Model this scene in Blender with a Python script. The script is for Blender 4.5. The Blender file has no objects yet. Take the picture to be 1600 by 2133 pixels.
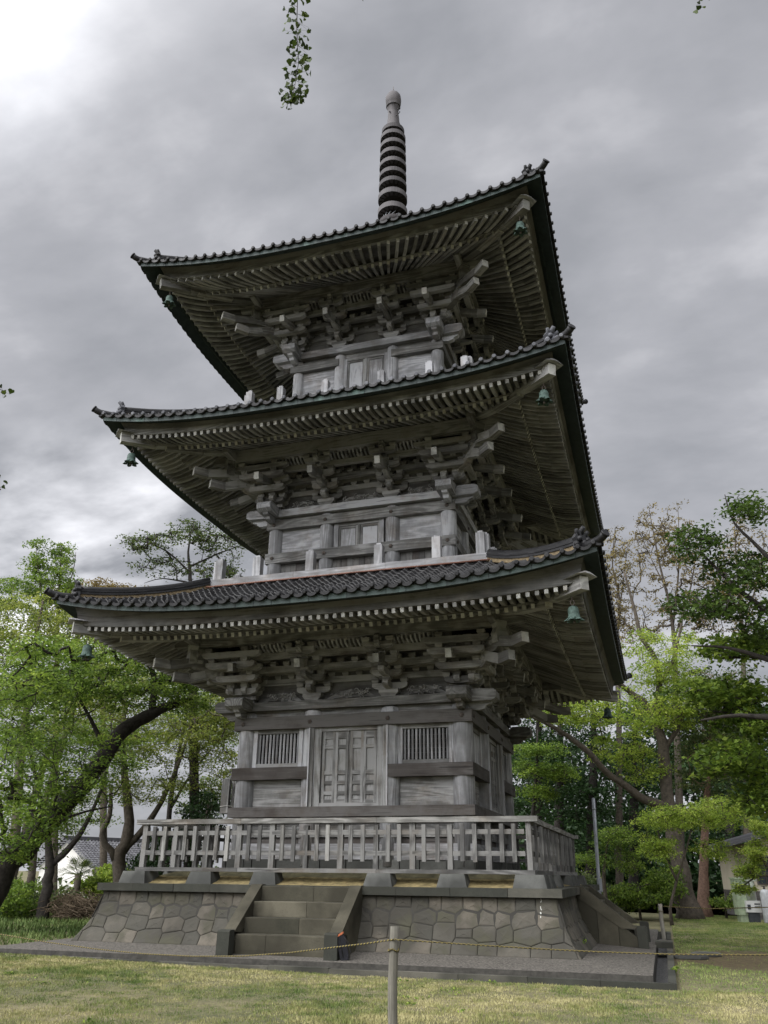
import bpy, math, random
import numpy as np
from mathutils import Vector, Matrix
R = math.radians
rnd = random.Random(7)
nr = np.random.default_rng(11)
sc = bpy.context.scene
col = sc.collection

# ---------------------------------------------------------------- camera
CAM = np.array([6.742, -21.5737, 1.3165]); YAW, PIT, ROL, FPX = R(17.6049), R(23.8605), R(0.5697), 1703.83
_f = np.array([-math.sin(YAW) * math.cos(PIT), math.cos(YAW) * math.cos(PIT), math.sin(PIT)])
_r = np.array([math.cos(YAW), math.sin(YAW), 0.0]); _u = np.cross(_r, _f)
CR = math.cos(ROL) * _r + math.sin(ROL) * _u
CU = -math.sin(ROL) * _r + math.cos(ROL) * _u
cd = bpy.data.cameras.new('camera'); cam = bpy.data.objects.new('camera', cd); col.objects.link(cam)
cd.sensor_fit = 'HORIZONTAL'; cd.sensor_width = 36.0; cd.lens = FPX / 1600 * 36; cd.clip_start = 0.1; cd.clip_end = 3000
cam.matrix_world = Matrix(((CR[0], CU[0], -_f[0], CAM[0]), (CR[1], CU[1], -_f[1], CAM[1]), (CR[2], CU[2], -_f[2], CAM[2]), (0, 0, 0, 1)))
sc.camera = cam
def ray(px, py):
    return _f + (px - 800) / FPX * CR - (py - 1066.5) / FPX * CU
def at(px, py, d):
    """survey helper: the point seen at a pixel of the photograph, at horizontal distance d from the camera"""
    v = ray(px, py); t = d / math.hypot(v[0], v[1]); return Vector(CAM + t * v)
LAWN = -0.25

# ---------------------------------------------------------------- world, sun, exposure
w = bpy.data.worlds.new('World'); sc.world = w; w.use_nodes = True
nt = w.node_tree; nt.nodes.clear()
def N(t, kind, **kw):
    n = t.nodes.new(kind)
    for k, v in kw.items():
        if k == 'inp':
            for a, b in v.items():
                n.inputs[a].default_value = b
        else: setattr(n, k, v)
    return n
SUN_AZ = (-0.52, -0.85); SUN_EL = 42
sd = Vector((SUN_AZ[0], SUN_AZ[1], 0)).normalized() * math.cos(R(SUN_EL)); sd.z = math.sin(R(SUN_EL))
out = N(nt, 'ShaderNodeOutputWorld')
tc = N(nt, 'ShaderNodeTexCoord'); L = nt.links.new
sky = N(nt, 'ShaderNodeTexSky', sky_type='NISHITA', sun_disc=False, sun_elevation=R(SUN_EL), sun_rotation=math.atan2(sd.x, sd.y))
bsky = N(nt, 'ShaderNodeBackground', inp={'Strength': 0.08}); L(sky.outputs[0], bsky.inputs[0])
sep = N(nt, 'ShaderNodeSeparateXYZ'); L(tc.outputs['Generated'], sep.inputs[0])
zz = N(nt, 'ShaderNodeMath', operation='MAXIMUM', inp={1: 0.0}); L(sep.outputs[2], zz.inputs[0])
za = N(nt, 'ShaderNodeMath', operation='ADD', inp={1: 0.32}); L(zz.outputs[0], za.inputs[0])
dv = N(nt, 'ShaderNodeVectorMath', operation='DIVIDE'); L(tc.outputs['Generated'], dv.inputs[0])
cmb = N(nt, 'ShaderNodeCombineXYZ')
for i in range(3): L(za.outputs[0], cmb.inputs[i])
L(cmb.outputs[0], dv.inputs[1])
n1 = N(nt, 'ShaderNodeTexNoise', inp={'Scale': 2.9, 'Detail': 6.0, 'Roughness': 0.52, 'Distortion': 0.1})
mp = N(nt, 'ShaderNodeMapping', inp={'Location': (3.1, 0.7, 0.0), 'Scale': (1.0, 1.5, 1.0)}); L(dv.outputs[0], mp.inputs[0]); L(mp.outputs[0], n1.inputs[0])
rp = N(nt, 'ShaderNodeValToRGB'); L(n1.outputs[0], rp.inputs[0])
e = rp.color_ramp.elements
e[0].position = 0.36; e[0].color = (0.33, 0.338, 0.365, 1); e[1].position = 0.66; e[1].color = (0.60, 0.60, 0.63, 1)
m_ = e.new(0.52); m_.color = (0.425, 0.43, 0.46, 1)
def lobe(direction, c0, c1, colour, prev):
    d = Vector(direction).normalized()
    dt = N(nt, 'ShaderNodeVectorMath', operation='DOT_PRODUCT', inp={1: d}); L(tc.outputs['Generated'], dt.inputs[0])
    mr = N(nt, 'ShaderNodeMapRange', interpolation_type='SMOOTHSTEP', inp={1: c0, 2: c1}); L(dt.outputs[1], mr.inputs[0])
    ml = N(nt, 'ShaderNodeMath', operation='MULTIPLY'); L(mr.outputs[0], ml.inputs[0])
    nz = N(nt, 'ShaderNodeMapRange', inp={1: 0.35, 2: 0.62}); L(n1.outputs[0], nz.inputs[0]); L(nz.outputs[0], ml.inputs[1])
    mx = N(nt, 'ShaderNodeMixRGB', blend_type='ADD', inp={2: colour}); L(prev, mx.inputs[1]); L(ml.outputs[0], mx.inputs[0])
    return mx.outputs[0]
c_ = rp.outputs[0]
c_ = lobe(ray(-80, 60), 0.986, 1.0, (0.24, 0.245, 0.26, 1), c_)
c_ = lobe(ray(450, -100), 0.93, 1.0, (0.05, 0.05, 0.05, 1), c_)
c_ = lobe(ray(190, 1200), 0.978, 0.999, (0.7, 0.7, 0.72, 1), c_)
c_ = lobe(ray(520, 1100), 0.985, 0.999, (0.2, 0.2, 0.2, 1), c_)
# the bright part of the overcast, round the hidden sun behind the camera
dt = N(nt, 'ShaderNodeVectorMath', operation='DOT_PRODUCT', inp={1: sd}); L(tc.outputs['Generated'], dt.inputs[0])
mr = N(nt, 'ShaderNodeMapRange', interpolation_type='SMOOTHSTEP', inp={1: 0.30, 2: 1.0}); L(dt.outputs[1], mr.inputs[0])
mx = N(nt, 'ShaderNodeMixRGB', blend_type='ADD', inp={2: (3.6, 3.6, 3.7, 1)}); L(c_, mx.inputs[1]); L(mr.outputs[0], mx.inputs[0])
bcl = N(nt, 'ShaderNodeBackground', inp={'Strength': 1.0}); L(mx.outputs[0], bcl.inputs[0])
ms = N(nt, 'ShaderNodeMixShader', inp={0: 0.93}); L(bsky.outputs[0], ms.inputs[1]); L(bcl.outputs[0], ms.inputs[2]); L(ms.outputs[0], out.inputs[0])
sl = bpy.data.lights.new('sun', 'SUN'); sl.energy = 1.1; sl.angle = R(16); sl.color = (1, 0.96, 0.9)
so = bpy.data.objects.new('sun', sl); col.objects.link(so); so.rotation_euler = sd.to_track_quat('Z', 'Y').to_euler()
sc.view_settings.view_transform = 'Standard'; sc.view_settings.look = 'None'; sc.view_settings.exposure = 0.18; sc.view_settings.gamma = 1.0
sc.render.engine = 'CYCLES'
try:
    sc.cycles.max_bounces = 6; sc.cycles.diffuse_bounces = 3; sc.cycles.transmission_bounces = 4; sc.cycles.transparent_max_bounces = 4
except Exception: pass

# ---------------------------------------------------------------- materials
def mat(name):
    m = bpy.data.materials.new(name); m.use_nodes = True
    t = m.node_tree; t.nodes.clear()
    o = N(t, 'ShaderNodeOutputMaterial'); b = N(t, 'ShaderNodeBsdfPrincipled'); t.links.new(b.outputs[0], o.inputs[0])
    return m, t, b, o
def ramp(t, src, stops):
    r = N(t, 'ShaderNodeValToRGB'); t.links.new(src, r.inputs[0]); el = r.color_ramp.elements
    el[0].position, el[0].color = stops[0][0], (*stops[0][1], 1); el[1].position, el[1].color = stops[-1][0], (*stops[-1][1], 1)
    for p, c in stops[1:-1]:
        x = el.new(p); x.color = (*c, 1)
    return r.outputs[0]
def attr(t, name): return N(t, 'ShaderNodeAttribute', attribute_name=name)
def mixc(t, a, b, f, mode='MIX'):
    m = N(t, 'ShaderNodeMixRGB', blend_type=mode)
    for i, v in ((0, f), (1, a), (2, b)):
        if hasattr(v, 'node'): t.links.new(v, m.inputs[i])
        else: m.inputs[i].default_value = v if i == 0 else (*v, 1)
    return m.outputs[0]
def wood(name, dark, mid, light, rough=0.85, bump=0.35, ring=1.0):
    m, t, b, o = mat(name); Lk = t.links.new
    g = attr(t, 'gc'); rv = attr(t, 'rv')
    mp = N(t, 'ShaderNodeMapping', inp={'Scale': (0.35, 2.6, 2.6)}); Lk(g.outputs['Vector'], mp.inputs[0])
    n = N(t, 'ShaderNodeTexNoise', inp={'Scale': 1.0, 'Detail': 1.0, 'Distortion': 0.3}); Lk(mp.outputs[0], n.inputs[0])
    s = N(t, 'ShaderNodeMath', operation='MULTIPLY', inp={1: 62.0 * ring}); Lk(n.outputs[0], s.inputs[0])
    sn = N(t, 'ShaderNodeMath', operation='SINE'); Lk(s.outputs[0], sn.inputs[0])      # growth rings
    mr = N(t, 'ShaderNodeMapRange', inp={1: -1.0, 2: 1.0}); Lk(sn.outputs[0], mr.inputs[0])
    mp2 = N(t, 'ShaderNodeMapping', inp={'Scale': (2.0, 70, 70)}); Lk(g.outputs['Vector'], mp2.inputs[0])
    n2 = N(t, 'ShaderNodeTexNoise', inp={'Scale': 1.0, 'Detail': 3.0}); Lk(mp2.outputs[0], n2.inputs[0])
    tcn = N(t, 'ShaderNodeTexCoord')
    n3 = N(t, 'ShaderNodeTexNoise', inp={'Scale': 1.3, 'Detail': 5.0, 'Roughness': 0.65}); Lk(tcn.outputs['Object'], n3.inputs[0])
    a = N(t, 'ShaderNodeMath', operation='MULTIPLY', inp={1: 0.17}); Lk(mr.outputs[0], a.inputs[0])
    a2 = N(t, 'ShaderNodeMath', operation='MULTIPLY_ADD', inp={1: 0.45}); Lk(n2.outputs[0], a2.inputs[0]); Lk(a.outputs[0], a2.inputs[2])
    a3 = N(t, 'ShaderNodeMath', operation='MULTIPLY_ADD', inp={1: 0.80}); Lk(n3.outputs[0], a3.inputs[0]); Lk(a2.outputs[0], a3.inputs[2])
    a4 = N(t, 'ShaderNodeMath', operation='MULTIPLY_ADD', inp={1: 0.36}); Lk(rv.outputs['Fac'], a4.inputs[0]); Lk(a3.outputs[0], a4.inputs[2])
    c = ramp(t, a4.outputs[0], [(0.50, dark), (0.83, mid), (1.10 if False else 1.0, light)])
    n4 = N(t, 'ShaderNodeTexNoise', inp={'Scale': 0.9, 'Detail': 7.0, 'Roughness': 0.7}); Lk(g.outputs['Vector'], n4.inputs[0])
    s4 = N(t, 'ShaderNodeMapRange', inp={1: 0.5, 2: 0.72}); Lk(n4.outputs[0], s4.inputs[0])
    c = mixc(t, c, mixc(t, c, (0.66, 0.58, 0.50), 1.0, 'MULTIPLY'), s4.outputs[0])      # brown water stains
    n5 = N(t, 'ShaderNodeTexNoise', inp={'Scale': 1.0, 'Detail': 2.0}); mp5 = N(t, 'ShaderNodeMapping', inp={'Scale': (0.9, 24, 24)}); Lk(g.outputs['Vector'], mp5.inputs[0]); Lk(mp5.outputs[0], n5.inputs[0])
    s5 = N(t, 'ShaderNodeMapRange', inp={1: 0.66, 2: 0.72, 3: 1.0, 4: 0.35}); Lk(n5.outputs[0], s5.inputs[0])
    c = mixc(t, c, s5.outputs[0], 0.75, 'MULTIPLY')      # drying cracks
    Lk(c, b.inputs['Base Color']); b.inputs['Roughness'].default_value = rough; b.inputs['Specular IOR Level'].default_value = 0.2
    bp = N(t, 'ShaderNodeBump', inp={'Strength': bump, 'Distance': 0.01}); Lk(a2.outputs[0], bp.inputs['Height']); Lk(bp.outputs[0], b.inputs['Normal'])
    return m
W_PALE = wood('weathered pale wood', (0.135, 0.135, 0.137), (0.25, 0.252, 0.26), (0.40, 0.405, 0.42))
W_MID = wood('weathered grey wood', (0.065, 0.064, 0.061), (0.14, 0.139, 0.134), (0.26, 0.26, 0.255))
W_DARK = wood('brown grey wood', (0.045, 0.040, 0.037), (0.070, 0.064, 0.060), (0.105, 0.10, 0.095), ring=0.5)
W_WARM = wood('bracket wood', (0.08, 0.079, 0.076), (0.165, 0.163, 0.158), (0.30, 0.298, 0.29), ring=0.6)
W_END = wood('pale end grain', (0.17, 0.17, 0.16), (0.30, 0.30, 0.285), (0.50, 0.50, 0.475), ring=0.3)
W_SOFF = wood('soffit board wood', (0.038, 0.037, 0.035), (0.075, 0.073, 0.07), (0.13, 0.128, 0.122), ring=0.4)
def simple(name, c, rough=0.8, metal=0.0, noise=0.25, scale=6, bump=0.0, spec=0.3):
    m, t, b, o = mat(name); Lk = t.links.new
    tcn = N(t, 'ShaderNodeTexCoord'); n = N(t, 'ShaderNodeTexNoise', inp={'Scale': scale, 'Detail': 5.0, 'Roughness': 0.65}); Lk(tcn.outputs['Object'], n.inputs[0])
    lo = tuple(x * (1 - noise) for x in c); hi = tuple(min(1, x * (1 + noise)) for x in c)
    Lk(ramp(t, n.outputs[0], [(0.3, lo), (0.7, hi)]), b.inputs['Base Color'])
    b.inputs['Roughness'].default_value = rough; b.inputs['Metallic'].default_value = metal; b.inputs['Specular IOR Level'].default_value = spec
    if bump:
        bp = N(t, 'ShaderNodeBump', inp={'Strength': bump, 'Distance': 0.02}); Lk(n.outputs[0], bp.inputs['Height']); Lk(bp.outputs[0], b.inputs['Normal'])
    return m
def stone(name, c0, c1, c2, moss=None, zmoss=None, scale=1.0):
    m, t, b, o = mat(name); Lk = t.links.new
    g = attr(t, 'gc'); rv = attr(t, 'rv'); tcn = N(t, 'ShaderNodeTexCoord')
    n = N(t, 'ShaderNodeTexNoise', inp={'Scale': 5.0 * scale, 'Detail': 7.0, 'Roughness': 0.72}); Lk(g.outputs['Vector'], n.inputs[0])
    n2 = N(t, 'ShaderNodeTexNoise', inp={'Scale': 1.1, 'Detail': 3.0}); Lk(tcn.outputs['Object'], n2.inputs[0])
    v = N(t, 'ShaderNodeTexVoronoi', inp={'Scale': 38.0 * scale}); Lk(g.outputs['Vector'], v.inputs[0])
    a = N(t, 'ShaderNodeMath', operation='MULTIPLY', inp={1: 0.55}); Lk(rv.outputs['Fac'], a.inputs[0])
    a2 = N(t, 'ShaderNodeMath', operation='MULTIPLY_ADD', inp={1: 0.45}); Lk(n.outputs[0], a2.inputs[0]); Lk(a.outputs[0], a2.inputs[2])
    c = ramp(t, a2.outputs[0], [(0.15, c0), (0.45, c1), (0.75, c2)])
    pit = N(t, 'ShaderNodeMapRange', inp={1: 0.05, 2: 0.28, 3: 0.45, 4: 1.0}); Lk(v.outputs['Distance'], pit.inputs[0])
    c = mixc(t, c, pit.outputs[0], 0.6, 'MULTIPLY')
    st = N(t, 'ShaderNodeMapRange', inp={1: 0.42, 2: 0.62}); Lk(n2.outputs[0], st.inputs[0])
    c = mixc(t, c, tuple(x * 0.62 for x in c1), st.outputs[0])
    if moss:
        n3 = N(t, 'ShaderNodeTexNoise', inp={'Scale': 2.2, 'Detail': 6.0}); Lk(tcn.outputs['Object'], n3.inputs[0])
        s3 = N(t, 'ShaderNodeMapRange', inp={1: 0.5, 2: 0.66}); Lk(n3.outputs[0], s3.inputs[0]); c = mixc(t, c, moss, s3.outputs[0])
    Lk(c, b.inputs['Base Color']); b.inputs['Roughness'].default_value = 0.9; b.inputs['Specular IOR Level'].default_value = 0.2
    h = N(t, 'ShaderNodeMath', operation='MULTIPLY_ADD', inp={1: 0.3}); Lk(pit.outputs[0], h.inputs[0]); Lk(n.outputs[0], h.inputs[2])
    bp = N(t, 'ShaderNodeBump', inp={'Strength': 0.55, 'Distance': 0.015}); Lk(h.outputs[0], bp.inputs['Height']); Lk(bp.outputs[0], b.inputs['Normal'])
    return m
ST_WALL = stone('tuff stone', (0.050, 0.050, 0.043), (0.084, 0.079, 0.066), (0.140, 0.124, 0.100), moss=(.066, .064, .046))
ST_COPE = stone('dark coping stone', (0.028, 0.030, 0.025), (0.062, 0.063, 0.052), (0.125, 0.118, 0.098))
ST_STEP = stone('step stone', (0.030, 0.030, 0.022), (0.068, 0.063, 0.046), (0.125, 0.115, 0.085))
ST_FOOT = stone('grey foot stone', (0.040, 0.042, 0.039), (0.082, 0.084, 0.078), (0.15, 0.153, 0.143))
W_RAIL = wood('weathered railing wood', (0.05, 0.049, 0.047), (0.105, 0.104, 0.10), (0.20, 0.198, 0.19)); W_RAILP = wood('pale railing wood', (0.08, 0.078, 0.072), (0.16, 0.157, 0.147), (0.29, 0.286, 0.27))
MORTAR = simple('mortar', (0.035, 0.033, 0.028))
MOUND = simple('mossy plaster', (0.20, 0.16, 0.075), noise=0.55, scale=7, bump=0.6, rough=0.95)
MOUND2 = simple('olive plaster', (0.12, 0.11, 0.062), noise=0.5, scale=5, bump=0.3, rough=0.95)
PAVE = simple('washed gravel paving', (0.10, 0.092, 0.080), noise=0.85, scale=26, bump=0.8, rough=0.95)
CURB = simple('dark kerb concrete', (0.055, 0.052, 0.045), noise=0.4, scale=9, bump=0.4)  # darker concrete for the outer drop of the paving
GRAVEL = simple('dark gravel', (0.09, 0.09, 0.09), noise=0.7, scale=40, bump=1.0)
BLACK = simple('dark interior', (0.012, 0.011, 0.010), noise=0.1)
def copper():
    m, t, b, o = mat('verdigris copper'); Lk = t.links.new
    tcn = N(t, 'ShaderNodeTexCoord'); rv = attr(t, 'rv')
    n = N(t, 'ShaderNodeTexNoise', inp={'Scale': 1.1, 'Detail': 6.0, 'Roughness': 0.7}); Lk(tcn.outputs['Object'], n.inputs[0])
    a = N(t, 'ShaderNodeMath', operation='MULTIPLY_ADD', inp={1: 0.28}); Lk(rv.outputs['Fac'], a.inputs[0]); Lk(n.outputs[0], a.inputs[2])
    Lk(ramp(t, a.outputs[0], [(0.55, (0.022, 0.036, 0.034)), (0.80, (0.045, 0.072, 0.066)), (1.0, (0.13, 0.24, 0.20))]), b.inputs['Base Color'])
    b.inputs['Roughness'].default_value = 0.6; return m
COPPER = copper()
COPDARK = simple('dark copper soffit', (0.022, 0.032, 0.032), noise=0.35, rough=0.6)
BELLM = simple('green bell bronze', (0.06, 0.095, 0.082), noise=0.5, scale=14, rough=0.7)
BELLD = simple('dark bell bronze', (0.035, 0.05, 0.045), noise=0.4, scale=12, rough=0.6)
def tile(name, c0, c1, c2, rough=0.38):
    m, t, b, o = mat(name); Lk = t.links.new
    tcn = N(t, 'ShaderNodeTexCoord'); rv = attr(t, 'rv')
    n = N(t, 'ShaderNodeTexNoise', inp={'Scale': 2.6, 'Detail': 7.0, 'Roughness': 0.7}); Lk(tcn.outputs['Object'], n.inputs[0])
    a = N(t, 'ShaderNodeMath', operation='MULTIPLY_ADD', inp={1: 0.45}); Lk(rv.outputs['Fac'], a.inputs[0]); Lk(n.outputs[0], a.inputs[2])
    Lk(ramp(t, a.outputs[0], [(0.45, c0), (0.75, c1), (1.0, c2)]), b.inputs['Base Color'])
    Lk(ramp(t, n.outputs[0], [(0.35, (rough,) * 3), (0.65, (0.75,) * 3)]), b.inputs['Roughness']); b.inputs['Specular IOR Level'].default_value = 0.35
    return m
TILE = tile('dark roof tile', (0.005, 0.005, 0.006), (0.010, 0.010, 0.011), (0.03, 0.03, 0.032))
TILE_P = tile('pale mortar on tile', (0.055, 0.057, 0.066), (0.10, 0.103, 0.115), (0.17, 0.172, 0.188), 0.7)
RIDGEFILL = simple('sandy ridge plaster', (0.17, 0.13, 0.075), noise=0.4, scale=10, bump=0.5)
SPIREM = tile('spire metal', (0.022, 0.020, 0.021), (0.048, 0.044, 0.046), (0.10, 0.093, 0.096), 0.6)
SPIRED = simple('shaded spire underside', (0.012, 0.010, 0.011), noise=0.3)  # near-black copy of the spire metal, ring underside shade put into its colour
IRON = simple('rusty iron', (0.09, 0.075, 0.065), noise=0.5, scale=20, metal=0.4, rough=0.7)
PIPE = simple('brown copper pipe', (0.17, 0.085, 0.06), noise=0.3, rough=0.5)
STEEL = simple('galvanised steel', (0.33, 0.35, 0.38), noise=0.2, metal=0.5, rough=0.5)

# ---------------------------------------------------------------- mesh builder
class MB:
    def __init__(s): s.V = []; s.F = []; s.G = []; s.Rv = []; s.MI = []; s.SM = []
    def add(s, vs, fs, gc=None, rv=None, mi=0, smooth=False):
        b = len(s.V); rv = rnd.random() if rv is None else rv; off = rnd.random() * 40
        for i, v in enumerate(vs):
            s.V.append(tuple(v)); g = gc[i] if gc is not None else v
            s.G.append((g[0] + off, g[1] + off * 0.37, g[2] + off * 0.71)); s.Rv.append(rv)
        for f in fs: s.F.append(tuple(b + i for i in f)); s.MI.append(mi); s.SM.append(smooth)
    def bar(s, p0, p1, wd, ht, up=(0, 0, 1), mi=0, endmi=None, taper=1.0, rv=None):
        p0 = Vector(p0); p1 = Vector(p1); d = (p1 - p0); ln = d.length
        if ln < 1e-6: return
        d /= ln; up = Vector(up); sx = d.cross(up)
        if sx.length < 1e-4: up = Vector((0, 1, 0)); sx = d.cross(up)
        sx.normalize(); uz = sx.cross(d)
        vs = []; gc = []
        for k, p in ((0, p0), (1, p1)):
            tp = taper if k else 1.0
            for a, b2 in ((-1, -1), (1, -1), (1, 1), (-1, 1)):
                vs.append(p + sx * (a * wd / 2 * tp) + uz * (b2 * ht / 2 * tp)); gc.append((k * ln, a * wd / 2, b2 * ht / 2))
        fs = [(0, 1, 5, 4), (1, 2, 6, 5), (2, 3, 7, 6), (3, 0, 4, 7)]
        s.add(vs, fs, gc, rv, mi); b = len(s.V) - 8; em = mi if endmi is None else endmi
        s.F += [(b + 3, b + 2, b + 1, b), (b + 4, b + 5, b + 6, b + 7)]; s.MI += [mi, em]; s.SM += [False, False]
    def box(s, x0, x1, y0, y1, z0, z1, mi=0, ax=0, rv=None):
        c = [(x0 + x1) / 2, (y0 + y1) / 2, (z0 + z1) / 2]; e = [x1 - x0, y1 - y0, z1 - z0]
        p0 = list(c); p1 = list(c); p0[ax] -= e[ax] / 2; p1[ax] += e[ax] / 2
        if ax == 2: s.bar(p0, p1, e[0], e[1], up=(0, 1, 0), mi=mi, rv=rv)
        elif ax == 0: s.bar(p0, p1, e[1], e[2], mi=mi, rv=rv)
        else: s.bar(p0, p1, e[0], e[2], mi=mi, rv=rv)
    def prism(s, prof, o, ax, ay, az, depth, mi=0, endmi=None, rv=None):
        """profile (a,b) in the ax-ay plane, extruded +-depth/2 along az"""
        o = Vector(o); ax = Vector(ax); ay = Vector(ay); az = Vector(az); n = len(prof); vs = []; gc = []
        for k in (-0.5, 0.5):
            for a, b in prof: vs.append(o + ax * a + ay * b + az * (k * depth)); gc.append((a, b, k * depth))
        fs = [(i, (i + 1) % n, n + (i + 1) % n, n + i) for i in range(n)] + [tuple(range(n - 1, -1, -1)), tuple(range(n, 2 * n))]
        s.add(vs, fs, gc, rv, mi)
    def tube(s, pts, rad, n=8, mi=0, smooth=True, cap=True, rv=None):
        pts = [Vector(p) for p in pts]; vs = []; gc = []; ln = 0; prev = None
        for i, p in enumerate(pts):
            d = (pts[min(i + 1, len(pts) - 1)] - pts[max(i - 1, 0)]).normalized()
            if prev is None:
                a = d.cross(Vector((0.13, 0.21, 1))) if abs(d.z) < 0.95 else d.cross(Vector((0, 1, 0)))
            else: a = d.cross(prev.cross(d)) if True else a
            if prev is None: a.normalize()
            else: a = (prev - d * prev.dot(d)).normalized()
            prev = a; b2 = d.cross(a); r = rad[i] if hasattr(rad, '__len__') else rad
            if i: ln += (p - pts[i - 1]).length
            for k in range(n):
                t = 2 * math.pi * k / n; vs.append(p + a * (r * math.cos(t)) + b2 * (r * math.sin(t))); gc.append((ln, t * 0.2, r))
        fs = [(i * n + k, i * n + (k + 1) % n, (i + 1) * n + (k + 1) % n, (i + 1) * n + k) for i in range(len(pts) - 1) for k in range(n)]
        s.add(vs, fs, gc, rv, mi, smooth)
        if cap:
            b = len(s.V) - len(vs); s.F += [tuple(b + k for k in range(n - 1, -1, -1)), tuple(b + len(vs) - n + k for k in range(n))]; s.MI += [mi] * 2; s.SM += [False] * 2
    def lathe(s, prof, c=(0, 0, 0), n=24, mi=0, smooth=True, wob=None, rv=None):
        """prof: (r,z) upwards"""
        vs = []; gc = []
        for r, z in prof:
            for k in range(n):
                t = 2 * math.pi * k / n; q = r * (1 + (wob(t, z) if wob else 0))
                vs.append((c[0] + q * math.cos(t), c[1] + q * math.sin(t), c[2] + z)); gc.append((z, math.cos(t) * r, math.sin(t) * r))
        m = len(prof)
        fs = [(i * n + k, i * n + (k + 1) % n, (i + 1) * n + (k + 1) % n, (i + 1) * n + k) for i in range(m - 1) for k in range(n)]
        fs += [tuple(range(n - 1, -1, -1)), tuple((m - 1) * n + k for k in range(n))]
        s.add(vs, fs, gc, rv, mi, smooth)
    def ball(s, c, r, n=8, mi=0, sc_=(1, 1, 1), rv=None):
        vs = []; fs = []; m = n // 2 + 1
        for i in range(m + 1):
            ph = math.pi * i / m
            for k in range(n):
                t = 2 * math.pi * k / n; vs.append((c[0] + r * sc_[0] * math.sin(ph) * math.cos(t), c[1] + r * sc_[1] * math.sin(ph) * math.sin(t), c[2] + r * sc_[2] * math.cos(ph)))
        for i in range(m):
            for k in range(n): fs.append((i * n + k, (i + 1) * n + k, (i + 1) * n + (k + 1) % n, i * n + (k + 1) % n))
        s.add(vs, fs, None, rv, mi, True)
    def mesh(s, name, mats):
        me = bpy.data.meshes.new(name); me.from_pydata(s.V, [], s.F)
        for m in (mats if isinstance(mats, (list, tuple)) else [mats]): me.materials.append(m)
        me.polygons.foreach_set('material_index', s.MI); me.polygons.foreach_set('use_smooth', s.SM)
        a = me.attributes.new('gc', 'FLOAT_VECTOR', 'POINT'); a.data.foreach_set('vector', np.array(s.G, dtype=np.float32).ravel())
        a = me.attributes.new('rv', 'FLOAT', 'POINT'); a.data.foreach_set('value', np.array(s.Rv, dtype=np.float32))
        me.update(); return me
def ob(name, me, parent=None, mats=None, q=None, loc=None, label=None):
    if isinstance(me, MB): me = me.mesh(name, mats)
    o = bpy.data.objects.new(name, me); col.objects.link(o)
    if parent: o.parent = parent
    if q: o.rotation_euler = (0, 0, q * math.pi / 2)
    if loc: o.location = loc
    if label: o['label'] = label
    return o
def thing(name, label, cat, group=None, loc=(0, 0, 0), me=None, mats=None, kind=None):
    if me is None: o = bpy.data.objects.new(name, None); col.objects.link(o); o.empty_display_size = 0.3
    else: o = ob(name, me, None, mats)
    o.location = loc; o['label'] = label; o['category'] = cat
    if group: o['group'] = group
    if kind: o['kind'] = kind
    return o
def struct(name, me, mats=None):
    o = ob(name, me, None, mats); o['kind'] = 'structure'; return o
# side-local coordinates: (s along, o outward, z) of the front side -> world (s,-o,z)
def P(s_, o_, z_): return (s_, -o_, z_)
def mitre(mb, o0, o1, z0, z1, mi=0, s0=None, s1=None, rv=None):
    """beam along one side, mitred at both corners (or cut at s0..s1)"""
    a0 = -o0 if s0 is None else s0; a1 = -o1 if s0 is None else s0; b0 = o0 if s1 is None else s1; b1 = o1 if s1 is None else s1
    vs = [P(a1, o1, z0), P(b1, o1, z0), P(b0, o0, z0), P(a0, o0, z0), P(a1, o1, z1), P(b1, o1, z1), P(b0, o0, z1), P(a0, o0, z1)]
    fs = [(3, 2, 1, 0), (4, 5, 6, 7), (0, 1, 5, 4), (1, 2, 6, 5), (2, 3, 7, 6), (3, 0, 4, 7)]
    mb.add(vs, fs, [(v[0], v[1], v[2]) for v in vs], rv, mi)
def strip(mb, A, B, n=40, mi=0, t0=-1, t1=1, seg=None):
    """sheet between two curves A(t),B(t) -> (s,o,z), normals outward for A below/outside B"""
    ts = [t0 + (t1 - t0) * i / n for i in range(n + 1)]
    if seg:
        for i in range(n):
            a, b = ts[i] + seg, ts[i + 1] - seg
            mb.add([P(*A(a)), P(*A(b)), P(*B(b)), P(*B(a))], [(0, 1, 2, 3)], None, None, mi)
        return
    vs = [P(*A(t)) for t in ts] + [P(*B(t)) for t in ts]; m = n + 1
    gc = [(v[0], v[1], v[2]) for v in vs]
    mb.add(vs, [(i, i + 1, m + i + 1, m + i) for i in range(n)], gc, None, mi)

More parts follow.
